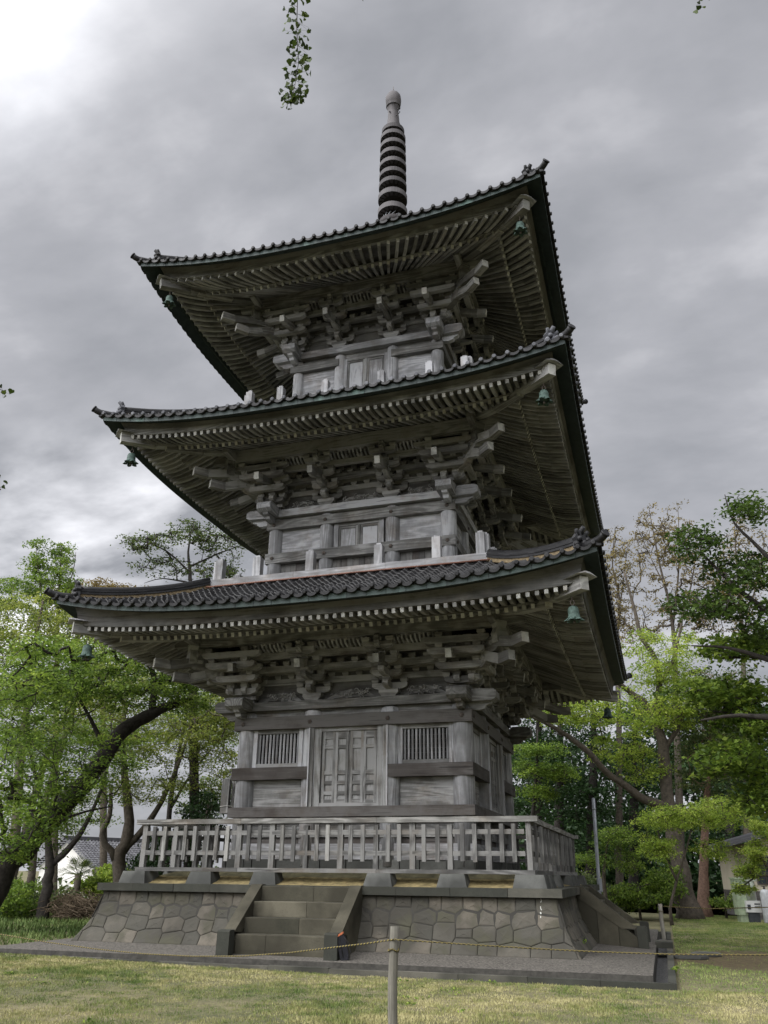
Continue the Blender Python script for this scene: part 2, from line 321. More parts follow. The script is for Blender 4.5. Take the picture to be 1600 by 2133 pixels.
# ================================================================ PAGODA
pag = thing('pagoda', 'tall weathered grey wooden three-storey pagoda with dark tiled roofs and a ringed spire', 'pagoda')
WM = [W_PALE, W_MID, W_DARK, W_WARM, W_END, W_SOFF, BLACK]     # indices used below
PALE, MID, DARK, WARM, END, SOFF, BLK = range(7)
ODD = 0.003
def side4(name, mb, mats=WM, par=None, offs=True, qs=(0, 1, 2, 3), labels=None):
    me = mb.mesh(name, mats); r = []
    for q in qs:
        o = ob(name, me, par or pag, q=q, loc=(0, 0, -ODD if (offs and q % 2) else 0)); r.append(o)
    return r
S = [dict(w=2.70, i=0.98, r=0.245, zb=1.46, ct=4.96, sill=(2.50, 2.72), nl=(3.34, 3.62), nu=(4.51, 4.80), da=(4.965, 5.17), dx=3.55, ph=3.85, pz=(6.44, 6.77), to=3.95, tz=5.86, d1=(4.5, 5.92), d2=(4.14, 5.64)),
     dict(w=2.44, i=0.93, r=0.205, zb=8.2, ct=10.31, nl=(8.97, 9.25), nu=(9.95, 10.22), da=(10.315, 10.52), dx=3.27, ph=3.50, pz=(11.75, 12.10), to=3.9, tz=11.02, d1=(4.2, 11.24), d2=(3.86, 10.96)),
     dict(w=2.17, i=0.825, r=0.180, zb=13.4, ct=15.635, nl=(14.15, 14.4), nu=(15.2, 15.44), da=(15.64, 15.86), dx=2.96, ph=3.25, pz=(17.14, 17.48), to=3.6, tz=16.3, d1=(3.98, 16.5), d2=(3.66, 16.24))]
RF = [dict(ch=6.22, cz=6.58, cr=.50, cp=3.0, hh=5.80, hz=6.30, hr=.22, jh=5.03, jz=6.28, jr=.14, dh=5.93, dz=6.63, top=(3.66, 8.02), sp=.187, hip=(5.9, 6.43)),
      dict(ch=5.98, cz=11.68, cr=.46, cp=3.0, hh=5.52, hz=11.50, hr=.28, jh=4.70, jz=11.55, jr=.20, dh=5.66, dz=11.78, top=(3.35, 13.42), sp=.187, hip=(5.62, 11.62)),
      dict(ch=5.76, cz=16.80, cr=.58, cp=2.5, hh=5.23, hz=16.75, hr=.36, jh=4.46, jz=16.76, jr=.30, dh=5.38, dz=17.03, top=(0.55, 21.3), sp=.25, hip=(5.32, 16.86))]

# ---- columns: each one its own part
for k, s_ in enumerate(S):
    done = set()
    for q in range(4):
        for a in (-s_['w'], -s_['i'], s_['i'], s_['w']):
            x, y = a, -s_['w']
            for _ in range(q): x, y = -y, x
            key = (round(x, 2), round(y, 2))
            if key in done: continue
            done.add(key); mb = MB(); r = s_['r']
            zt = s_['ct']
            prof = [(r, s_['zb']), (r, zt - 0.12), (r * 0.93, zt - 0.04), (r * 0.72, zt)]
            mb.lathe(prof, (x, y, 0), 20)
            ob('column', mb, pag, WM)

# ---- storey walls
def face(w_): return w_ + 0.02
# storey 1
k = S[0]; w1 = k['w']; o_out = 2.975
for nm, z, mi, oo in (('sill_beam', k['sill'], DARK, 2.985), ('upper_tie_beam', k['nu'], DARK, 2.98), ('head_panel', (4.803, 4.962), MID, 2.80)):
    mb = MB(); mitre(mb, 2.5, oo, z[0], z[1], mi); side4(nm, mb, offs=False)
for a, b in ((-1, 0), (0, 1)):      # lower tie beam stops at the door posts
    mb = MB()
    if a < 0: vs_ = (-2.97, -2.5, -0.965)
    z0, z1 = k['nl']
    sx = -1 if a < 0 else 1
    vs = [P(sx * 2.97, 2.97, z0), P(sx * 0.965, 2.97, z0), P(sx * 0.965, 2.6, z0), P(sx * 2.6, 2.6, z0)]
    vs += [(v[0], v[1], z1) for v in vs]
    fs = [(0, 1, 5, 4), (1, 2, 6, 5), (2, 3, 7, 6), (3, 0, 4, 7), (3, 2, 1, 0), (4, 5, 6, 7)]
    if sx > 0: fs = [tuple(reversed(f)) for f in fs]
    mb.add(vs, fs, vs, None, DARK); side4('middle_tie_beam', mb, offs=False)
# daiwa with crossing ends
def daiwa(k):
    z0, z1 = k['da']; h = (z1 - z0); D = k['dx']; wd = 0.42 if k is S[0] else 0.36
    c = k['w'] + 0.06
    prof = [(-D, z0 + h * .25), (-D + .12, z0), (D - .12, z0), (D, z0 + h * .25), (D, z1 - h * .2), (D - .08, z1), (-D + .08, z1), (-D, z1 - h * .2)]
    mb = MB(); mb.prism(prof, P(0, c, 0), (1, 0, 0), (0, 0, 1), (0, 1, 0), wd, MID if k is S[0] else PALE)
    # swelling at both crossing ends and the carved nose below
    for sx in (-1, 1):
        e0 = k['w'] + 0.30
        mb.prism([(e0 - .02, z0 - .01), (D - .1, z0 - .01), (D + .01, z0 + .05), (D + .01, z1), (D - .06, z1 + .05), (e0 + .05, z1 + .06), (e0 - .02, z1 + .03)], P(0, c, 0), (sx, 0, 0), (0, 0, 1), (0, 1, 0), wd + 0.05, MID if k is S[0] else PALE)
    side4('wall_plate', mb, offs=True)
    for sx in (-1, 1):
        mb = MB()
        e0 = k['w'] + 0.16; zt = z0 - .005
        pr = [(e0, zt), (D - .12, zt), (D - .16, zt - .06), (D - .26, zt - .09), (D - .3, zt - .16), (D - .42, zt - .19), (e0 + .04, zt - .17), (e0, zt - .12)]
        mb.prism(pr, P(0, c, 0), (sx, 0, 0), (0, 0, 1), (0, 1, 0), 0.15, MID if k is S[0] else PALE)
        side4('beam_nose', mb, offs=True)
for k in S: daiwa(k)
# rosette nail covers
def rosette(x, o, z):
    mb = MB(); 
    for j in range(6):
        a = j * math.pi / 3; mb.ball((x + .032 * math.cos(a), -o - .008, z + .032 * math.sin(a)), .024, 6, sc_=(1, .6, 1))
    mb.ball((x, -o - .012, z), .024, 6); return mb
for k, zs, o in ((S[0], (4.655,), 2.985), (S[1], (10.085, 9.11), 2.66)):
    for z in zs:
        for x in (-k['w'] - (0.05 if k is S[0] else -.0), -k['i'], k['i'], k['w'] + (0.05 if k is S[0] else .0)):
            me = rosette(x, o, z).mesh('nail_cover', IRON)
            for q in (0, 1): ob('nail_cover', me, pag, q=q)
# storey 1 wall infill, one side at a time
def wall1():
    for sx in (-1, 1):
        mb = MB()   # lower panel boards
        a, b = 0.98, 2.70
        for j in range(3):
            mb.box(min(sx * a, sx * b), max(sx * a, sx * b), -2.74, -2.66, 2.715 + j * .21, 2.715 + (j + 1) * .21 - .003, MID, rv=.5 + .1 * j)
        side4('wall_panel', mb, offs=False)
        mb = MB()   # window frame
        x0, x1 = sx * 1.30, sx * 2.40; x0, x1 = min(x0, x1), max(x0, x1)
        oy0, oy1 = -2.84, -2.70
        mb.box(x0 - .10, x0, oy0, oy1, 3.62, 4.51, PALE if sx > 0 else PALE, 2); mb.box(x1, x1 + .10, oy0, oy1, 3.62, 4.51, PALE, 2)
        mb.box(x0, x1, oy0 + .01, oy1, 4.42, 4.51, MID); mb.box(x0, x1, oy0 + .01, oy1, 3.62, 3.72, MID)
        mb.box(x0, x1, -2.68, -2.66, 3.7, 4.45, BLK)
        wn = side4('window', mb, offs=False)
        n = 12
        mb = MB()
        for j in range(n):
            xx = x0 + (x1 - x0) * (j + .5) / n
            mb.bar((xx, -2.775, 3.72), (xx, -2.775, 4.42), .034, .034, up=(1, 1, 0), mi=PALE)
        for z in np.arange(3.78, 4.42, .10): mb.box(x0, x1, -2.70, -2.69, z, z + .008, DARK)
        me = mb.mesh('window_bars', WM)
        for W_ in wn: ob('window_bars', me, W_)
    mb = MB()   # door surround
    for sx in (-1, 1):
        mb.box(*sorted((sx * .70, sx * .86)), -2.90, -2.68, 2.72, 4.51, MID, 2, rv=.7)
        mb.box(*sorted((sx * .865, sx * .955)), -2.95, -2.68, 2.722, 4.508, MID, 2)
        mb.box(*sorted((sx * .958, sx * .985)), -2.99, -2.72, 2.724, 4.506, PALE, 2, rv=.95)
    mb.box(-.698, .698, -2.88, -2.70, 4.42, 4.51, MID); mb.box(-.698, .698, -2.89, -2.70, 2.722, 2.80, MID, rv=.6)
    dfr = side4('door_frame', mb, offs=False)
    for sx in (-1, 1):   # two door leaves with sunk panels
        mb = MB(); a, b = (-.695, -.004) if sx < 0 else (.004, .695)
        mb.box(a, b, -2.80, -2.74, 2.80, 4.42, MID, 2)
        cols = [a + .02, a + .02 + (b - a - .04) / 2]; cw = (b - a - .04) / 2
        rows = [(2.88, 2.98), (3.06, 3.21), (3.29, 3.43), (3.52, 4.02), (4.10, 4.25)]
        for c0 in cols:
            mb.box(c0 + .0, c0 + .065, -2.842, -2.80, 2.80, 4.42, MID, 2); mb.box(c0 + cw - .065, c0 + cw - .002, -2.842, -2.80, 2.80, 4.42, MID, 2)
            zz_ = [2.80] + [v for r_ in rows for v in r_] + [4.42]
            for j in range(0, len(zz_), 2): mb.box(c0 + .066, c0 + cw - .066, -2.838, -2.80, zz_[j], zz_[j + 1], MID)
            for r_ in rows: mb.box(c0 + .068, c0 + cw - .068, -2.807, -2.80, r_[0] + .003, r_[1] - .003, MID, 2, rv=.9)
        side4('door', mb, offs=False)
    # skirt below the sill: pale beam, recessed boards, stone blocks
    mb = MB(); mitre(mb, 2.55, 2.90, 1.60, 1.93, PALE)
    for j, (z0, z1, o) in enumerate(((1.935, 2.06, 2.74), (2.07, 2.20, 2.79), (2.21, 2.34, 2.74), (2.345, 2.495, 2.70))): mitre(mb, 2.5, o, z0, z1, (DARK, MID, MID, DARK)[j])
    for x in (-.98, .98): mb.box(x - .28, x + .28, -2.93, -2.70, 2.06, 2.20, MID, 0)
    side4('base_skirt', mb, offs=False)
    mb = MB()
    xs = [-2.95, -2.3, -1.7, -1.25, -.62, 0, .62, 1.25, 1.7, 2.3, 2.95]
    for j in range(10): mb.box(xs[j] + .008, xs[j + 1] - .008, -2.92 + .02 * (j % 3), -2.5, 1.36, 1.598, 0, rv=rnd.random())
    side4('plinth_stone', mb, [ST_FOOT], offs=True)
wall1()
# storeys 2 and 3
def wall23(k, top):
    w_ = k['w']; o = w_ + .215; i_ = k['i']; z0 = k['zb']
    mb = MB()
    if not top:
        mitre(mb, w_ - .15, o, *k['nu'], MID, rv=.35); nu = side4('upper_tie_beam', mb, offs=False)
        mb = MB(); mitre(mb, w_ - .15, o - .005, *k['nl'], MID, rv=.25); side4('lower_tie_beam', mb, offs=False)
    else:
        for sx in (-1, 1):
            mb = MB(); a, b = k['nu']
            vs = [P(sx * o, o, a), P(sx * i_, o, a), P(sx * i_, w_ - .1, a), P(sx * (w_ - .1), w_ - .1, a)]; vs += [(v[0], v[1], b) for v in vs]
            fs = [(0, 1, 5, 4), (1, 2, 6, 5), (2, 3, 7, 6), (3, 0, 4, 7), (3, 2, 1, 0), (4, 5, 6, 7)]
            if sx > 0: fs = [tuple(reversed(f)) for f in fs]
            mb.add(vs, fs, vs, None, MID); side4('upper_tie_beam', mb, offs=False)
    mb = MB(); mitre(mb, w_ - .2, w_ + .06, k['nu'][1] + .003, k['ct'], MID); side4('head_panel', mb, offs=False)
    for sx in (-1, 1):
        mb = MB(); mb.box(*sorted((sx * i_, sx * w_)), -w_ - .05, -w_ + .02, k['nl'][1] if not top else z0, k['nu'][0] if not top else k['nu'][1], PALE, 0, rv=.45)
        side4('wall_panel', mb, offs=False)
    mb = MB()   # boards under the lower tie beam
    n = 30
    for j in range(n):
        a = -w_ + 2 * w_ * j / n; mb.box(a + .003, a + 2 * w_ / n - .003, -w_ - .03 - .006 * (j % 2), -w_ + .05, z0, k['nl'][0], SOFF if j % 4 else DARK, 2)
    side4('skirting_boards', mb, offs=False)
    dz0, dz1 = (k['nl'][1], k['nu'][0]) if not top else (z0, k['nu'][1] + .0)
    mb = MB()
    for sx in (-1, 1): mb.box(*sorted((sx * .58, sx * .70)), -w_ - .11, -w_ + .02, dz0, dz1, PALE, 2)
    mb.box(-.58, .58, -w_ - .10, -w_ + .02, dz1 - .07, dz1, MID)
    mb.box(-.035, .035, -w_ - .10, -w_, dz0, dz1 - .072, MID, 2)
    side4('door_frame', mb, offs=False)
    for sx in (-1, 1):
        mb = MB(); a, b = sorted((sx * .037, sx * .578))
        mb.box(a, b, -w_ - .055, -w_, dz0, dz1 - .073, MID, 2)
        mb.box(a, a + .05, -w_ - .075, -w_ - .056, dz0, dz1 - .075, MID, 2); mb.box(b - .05, b, -w_ - .075, -w_ - .056, dz0, dz1 - .075, MID, 2)
        mb.box(a + .051, b - .051, -w_ - .074, -w_ - .056, dz1 - .14, dz1 - .077, MID)
        mb.box(a + .07, b - .07, -w_ - .068, -w_ - .056, dz0 + .03, dz1 - .16, PALE, 2)
        side4('door', mb, offs=False)
wall23(S[1], False); wall23(S[2], True)
# balconies
def balcony(h, z, ph_, top, xs, pw):
    mb = MB(); mitre(mb, h - 1.5, h - .02, z[1] - .06, z[1] - .01, MID)
    side4('balcony_floor', mb, offs=False)
    for a, b in ((-h, -h * .35), (-h * .35 + .006, h * .3), (h * .3 + .006, h)):
        mb = MB()
        ja = h - .22
        aa = -ja if a == -h else a; bb = ja if b == h else b
        vs = [P(a, h, z[0]), P(b, h, z[0]), P(bb, ja, z[0]), P(aa, ja, z[0])]; vs += [(v[0], v[1], z[1]) for v in vs]
        mb.add(vs, [(0, 1, 5, 4), (1, 2, 6, 5), (2, 3, 7, 6), (3, 0, 4, 7), (3, 2, 1, 0), (4, 5, 6, 7)], vs, None, PALE)
        side4('balcony_edge_beam', mb, offs=False)
    seen = set()
    for q in range(4):
        for x in xs:
            X, Y = x, -ph_
            for _ in range(q): X, Y = -Y, X
            kk = (round(X, 2), round(Y, 2))
            if kk in seen: continue
            seen.add(kk); mb = MB(); t = top + rnd.uniform(-.03, .02)
            mb.box(X - pw / 2, X + pw / 2, Y - pw / 2, Y + pw / 2, z[1] - .02, t, PALE, 2)
            mb.box(X - pw * .28, X + pw * .28, Y - pw * .28, Y + pw * .28, t, t + .06, PALE, 2)
            ob('balcony_post', mb, pag, WM)
balcony(3.72, (8.06, 8.25), 3.55, 8.80, (-3.46, -2.38, -.91, .91, 2.38, 3.46), .21)
balcony(3.42, (13.40, 13.58), 3.28, 14.09, (-3.18, -2.2, -.825, .825, 2.2, 3.18), .19)

# ---- bracket zone
def arm(mb, c, axis, half, z, h=.16, wd=.14, mi=WARM, ends=(True, True)):
    """bracket arm whose lower ends curve up; axis (dx,dy) in world of side 0, centre c=(s,o)"""
    q = min(.16, half * .5)
    pr = [(-half, z + h), (-half, z + h * .45), (-half + q * .35, z + h * .16), (-half + q, z), (half - q, z), (half - q * .35, z + h * .16), (half, z + h * .45), (half, z + h)]
    dx, dy = axis; mb.prism(pr, P(c[0], c[1], 0), (dx, dy, 0), (0, 0, 1), (-dy, dx, 0), wd, mi)
def block(mb, s_, o_, z, w_=.19, h=.11, mi=WARM, rot=0.0):
    """bearing block: square top, waisted bottom"""
    t = w_ / 2; b = t * .66; vs = []
    for zz_, r_ in ((z, b), (z + h * .42, t), (z + h, t)):
        for a, c in ((-1, -1), (1, -1), (1, 1), (-1, 1)):
            x, y = a * r_, c * r_
            if rot: x, y = x * math.cos(rot) - y * math.sin(rot), x * math.sin(rot) + y * math.cos(rot)
            vs.append((s_ + x, -o_ + y, zz_))
    fs = [(3, 2, 1, 0), (8, 9, 10, 11)] + [(r_ * 4 + i, r_ * 4 + (i + 1) % 4, r_ * 4 + 4 + (i + 1) % 4, r_ * 4 + 4 + i) for r_ in (0, 1) for i in range(4)]
    mb.add(vs, fs, [(v[0], v[1], v[2]) for v in vs], None, mi)
def bzone(ki):
    k = S[ki]; w_ = k['w']; zd = k['da'][1]; H = k['pz'][0] - zd; ph = k['ph']; O = ph - .1 - w_; st = O / 3; u = H / 1.34
    Z = [zd + .20 * u + i * .27 * u for i in range(5)]; ah = .16 * u; bh = .11 * u
    # continuous beams (long, with rows of blocks)
    for lv, oo in ((1, 0), (2, 0), (3, 0), (2, 1), (3, 2)):
        o = w_ + oo * st; ext = o + (.30 if oo else .02); mb = MB()
        mb.box(-ext, ext, -o - .06, -o + .06, Z[lv], Z[lv] + ah, WARM if (lv + oo) % 2 else MID)
        n = int(2 * w_ / .36)
        for j in range(n + 1):
            x = -w_ + 2 * w_ * j / n
            block(mb, x, o, Z[lv] + ah, .17, bh, WARM)
        side4('bracket_beam', mb)
    # first wall tier: panel with block row
    mb = MB(); mb.box(-w_, w_, -w_ - .02, -w_ + .02, zd, k['pz'][1], SOFF, 0); side4('frieze_board', mb, offs=False)
    # purlin
    mb = MB(); mitre(mb, ph - .22, ph, k['pz'][0], k['pz'][1], MID)
    e = ph + .55
    for sx in (-1, 1): mb.bar(P(sx * (ph - .1), ph - .11, k['pz'][0] + .12), P(sx * e, ph - .11, k['pz'][0] + .14), .16, .2, mi=WARM)
    side4('eave_purlin', mb)
    # ceiling between wall and purlin
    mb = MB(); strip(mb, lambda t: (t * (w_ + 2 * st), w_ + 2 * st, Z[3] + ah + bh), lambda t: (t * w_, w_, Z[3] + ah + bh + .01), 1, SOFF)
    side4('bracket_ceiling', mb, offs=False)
    # coved ribs between the sets
    xs = [-w_, -k['i'], k['i'], w_]
    mb = MB()
    o1, z1, o2, z2 = w_ + 2 * st + .03, Z[3] + ah + .02, ph - .16, k['pz'][0] + .02
    strip(mb, lambda t: (t * w_, o1 - .04, z1), lambda t: (t * w_, o2 - .04, z2), 1, SOFF)
    for a, b in ((0, 1), (1, 2), (2, 3)):
        x0, x1 = xs[a] + .33, xs[b] - .33; n = max(3, int((x1 - x0) / .105))
        for j in range(n + 1):
            x = x0 + (x1 - x0) * j / n
            mb.bar(P(x, o1, z1), P(x, (o1 + o2) / 2 + .05, (z1 + z2) / 2 - .02), .04, .035, mi=PALE if ki < 2 else WARM)
            mb.bar(P(x, (o1 + o2) / 2 + .05, (z1 + z2) / 2 - .02), P(x, o2, z2), .04, .035, mi=PALE if ki < 2 else WARM)
        # arched crest over the ribs
        for j in range(8):
            a_ = math.pi * j / 7; xm = (x0 + x1) / 2; mb.ball(P(xm + (x1 - x0) * .56 * math.cos(a_), o2 + .02, z2 - .16 + .13 * math.sin(a_)), .045, 6, WARM, (1.3, .7, .8))
    side4('coved_ribs', mb)
    # bracket sets at the inner columns (all four sides)
    for x in (xs[1], xs[2]):
        mb = MB()
        mb.box(x - .24, x + .24, -w_ - .24, -w_ + .05, zd + .10 * u, zd + .20 * u, WARM)     # big block top
        mb.prism([(-.24, .10 * u), (-.16, 0), (.16, 0), (.24, .10 * u)], P(x, w_ + .09, zd), (1, 0, 0), (0, 0, 1), (0, 1, 0), .30, MID)
        arm(mb, (x, w_ + .07), (1, 0), .44, Z[0], ah, .15)
        for lv in (0, 1):
            arm(mb, (x, w_ + (lv + 1) * st / 2), (0, 1), (lv + 1) * st / 2 + .16, Z[lv], ah, .14)
            block(mb, x, w_ + (lv + 1) * st, Z[lv] + ah, .19, bh)
        for sgn in (-1, 1):
            block(mb, x + sgn * .36, w_ + .07, Z[0] + ah, .18, bh)
        for n_, lv in ((1, 1), (2, 2), (3, 3)):
            hw = .36; arm(mb, (x, w_ + n_ * st), (1, 0), hw, Z[lv], ah, .14)
            for dx in (-.29, 0, .29): block(mb, x + dx, w_ + n_ * st, Z[lv] + ah, .18, bh)
        arm(mb, (x, w_ + 2.5 * st), (0, 1), .34, Z[3], ah, .13)
        # little carved nose at the purlin
        mb.prism([(0, 0), (.20, .02), (.26, .09), (.22, .15), (.28, .2), (.2, .26), (0, .22)], P(x, ph - .16, Z[3] + .06), (0, -1, 0), (0, 0, 1), (1, 0, 0), .11, WARM)
        sets = side4('bracket_set', mb)
        mb = MB(); zt = k['tz']       # tail rafter with its pale sawn end
        mb.bar(P(x, w_ + .2, zt + .34), P(x, k['to'] - .25, zt + .05), .14, .20, mi=WARM); mb.bar(P(x, k['to'] - .26, zt + .052), P(x, k['to'], zt), .145, .20, mi=WARM, endmi=END)
        me = mb.mesh('tail_rafter', WM)
        for q, s_o in enumerate(sets): ob('tail_rafter', me, s_o)
    # corner sets
    mb = MB(); c = w_
    mb.box(c - .22, c + .24, -c - .24, -c + .22, zd + .10 * u, zd + .2 * u, WARM); mb.box(c - .15, c + .17, -c - .17, -c + .15, zd, zd + .10 * u, MID)
    dg = math.sqrt(.5)
    for lv in (0, 1, 2):
        ln = (lv + 1) * st * math.sqrt(2) / 2 + .16; m_ = (lv + 1) * st / 2
        arm(mb, (c + m_, c + m_), (dg, -dg), ln, Z[lv] - .002, ah * 1.1, .17)
        block(mb, c + (lv + 1) * st, c + (lv + 1) * st, Z[lv] + ah, .24, bh, rot=.785)
    for lv in (0, 1, 2, 3):
        o = c + lv * st
        # arms running both ways out over the corner
        for n_ in range(0, min(lv + 2, 4)):
            oo = c + n_ * st
            if n_ > lv + 1: continue
            arm(mb, (c + .12, oo), (1, 0), .42 + .12 * lv, Z[lv] + .001 * n_, ah, .14)
            arm(mb, (oo, c + .12), (0, 1), .42 + .12 * lv, Z[lv] + .004 + .001 * n_, ah, .14)
            block(mb, c + .42 + .1 * lv, oo, Z[lv] + ah, .18, bh); block(mb, oo, c + .42 + .1 * lv, Z[lv] + ah + .001, .18, bh)
            block(mb, c - .26, oo, Z[lv] + ah, .18, bh); block(mb, oo, c - .26, Z[lv] + ah + .001, .18, bh)
    # king block stack on the diagonal under the hip rafter
    o3 = c + 3 * st
    mb.prism([(-.13, 0), (.13, 0), (.17, .2), (.11, .34), (.16, .5), (-.16, .5), (-.11, .34), (-.17, .2)], (o3 + .1, -o3 - .1, Z[3] - .1), (dg, dg, 0), (0, 0, 1), (dg, -dg, 0), .2, WARM)
    cs = side4('bracket_set', mb)
    for (dh, dz), wd in ((k['d2'], .18), (k['d1'], .19)):
        mb = MB(); a0 = w_ + .15
        p = [(a0, dz + .42), ((a0 + dh) / 2 + .1, dz + .16), (dh - .28, dz + .02), (dh, dz + .035)]
        for j in range(3):
            (a, za_), (b, zb_) = p[j], p[j + 1]; mb.bar((a, -a, za_), (b + (.01 if j < 2 else 0), -b - (.01 if j < 2 else 0), zb_), wd, .22, mi=WARM, endmi=END if j == 2 else None)
        me = mb.mesh('tail_rafter', WM)
        for s_o in cs: ob('tail_rafter', me, s_o)
    # tail rafters of the corner columns, along each face
    for sx in (-1, 1):
        mb = MB(); zt = k['tz'] - .01; x = sx * w_
        mb.bar(P(x, w_ + .2, zt + .34), P(x, k['to'] - .2, zt + .04), .14, .20, mi=WARM); mb.bar(P(x, k['to'] - .21, zt + .042), P(x, k['to'] + .05, zt), .145, .20, mi=WARM, endmi=END)
        me = mb.mesh('tail_rafter', WM)
        for s_o in cs: ob('tail_rafter', me, s_o)
for ki in range(3): bzone(ki)

# carved flowers between the brackets (storeys 1 and 2)
def carving(x, o, z, wd, seed):
    r_ = random.Random(seed); mb = MB()
    for sx in (-1, 1):      # frog-leg board
        mb.prism([(0, .06), (wd * .3, .06), (wd * .42, .02), (wd * .5, 0), (wd * .5, .03), (wd * .42, .09), (wd * .28, .19), (0, .26)], P(x, o, z), (sx, 0, 0), (0, 0, 1), (0, 1, 0), .05, MID)
    for _ in range(9):      # blossoms
        cx, cz = x + r_.uniform(-.32, .32) * wd, z + .05 + r_.uniform(0, .17)
        R0 = r_.uniform(.025, .045)
        for j in range(5):
            a = j * 1.2566 + r_.random(); mb.ball(P(cx + R0 * math.cos(a), o + .06 + r_.uniform(0, .02), cz + R0 * math.sin(a)), R0 * .62, 6, WARM, (1, .5, 1))
    for _ in range(12):     # curling stems and leaves
        cx, cz = x + r_.uniform(-.38, .38) * wd, z + .03 + r_.uniform(0, .2); a = r_.uniform(0, 6.28); rr = r_.uniform(.04, .08)
        pts = [P(cx + rr * math.cos(a + t) * (1 - t / 5), o + .05 + .012 * t, cz + rr * math.sin(a + t) * (1 - t / 5)) for t in (0, .7, 1.4, 2.1, 2.8, 3.5)]
        mb.tube(pts, [.016, .015, .013, .012, .010, .008], 5, WARM)
    return mb
for ki in (0, 1):
    k = S[ki]; xs = [-k['w'], -k['i'], k['i'], k['w']]
    for j in range(3):
        xm = (xs[j] + xs[j + 1]) / 2; mb = carving(xm, k['w'] + .05, k['da'][1], xs[j + 1] - xs[j] - .62, 5 + j + ki * 3); me = mb.mesh('flower_carving', WM)
        for q in (0, 1): ob('flower_carving', me, pag, q=q)

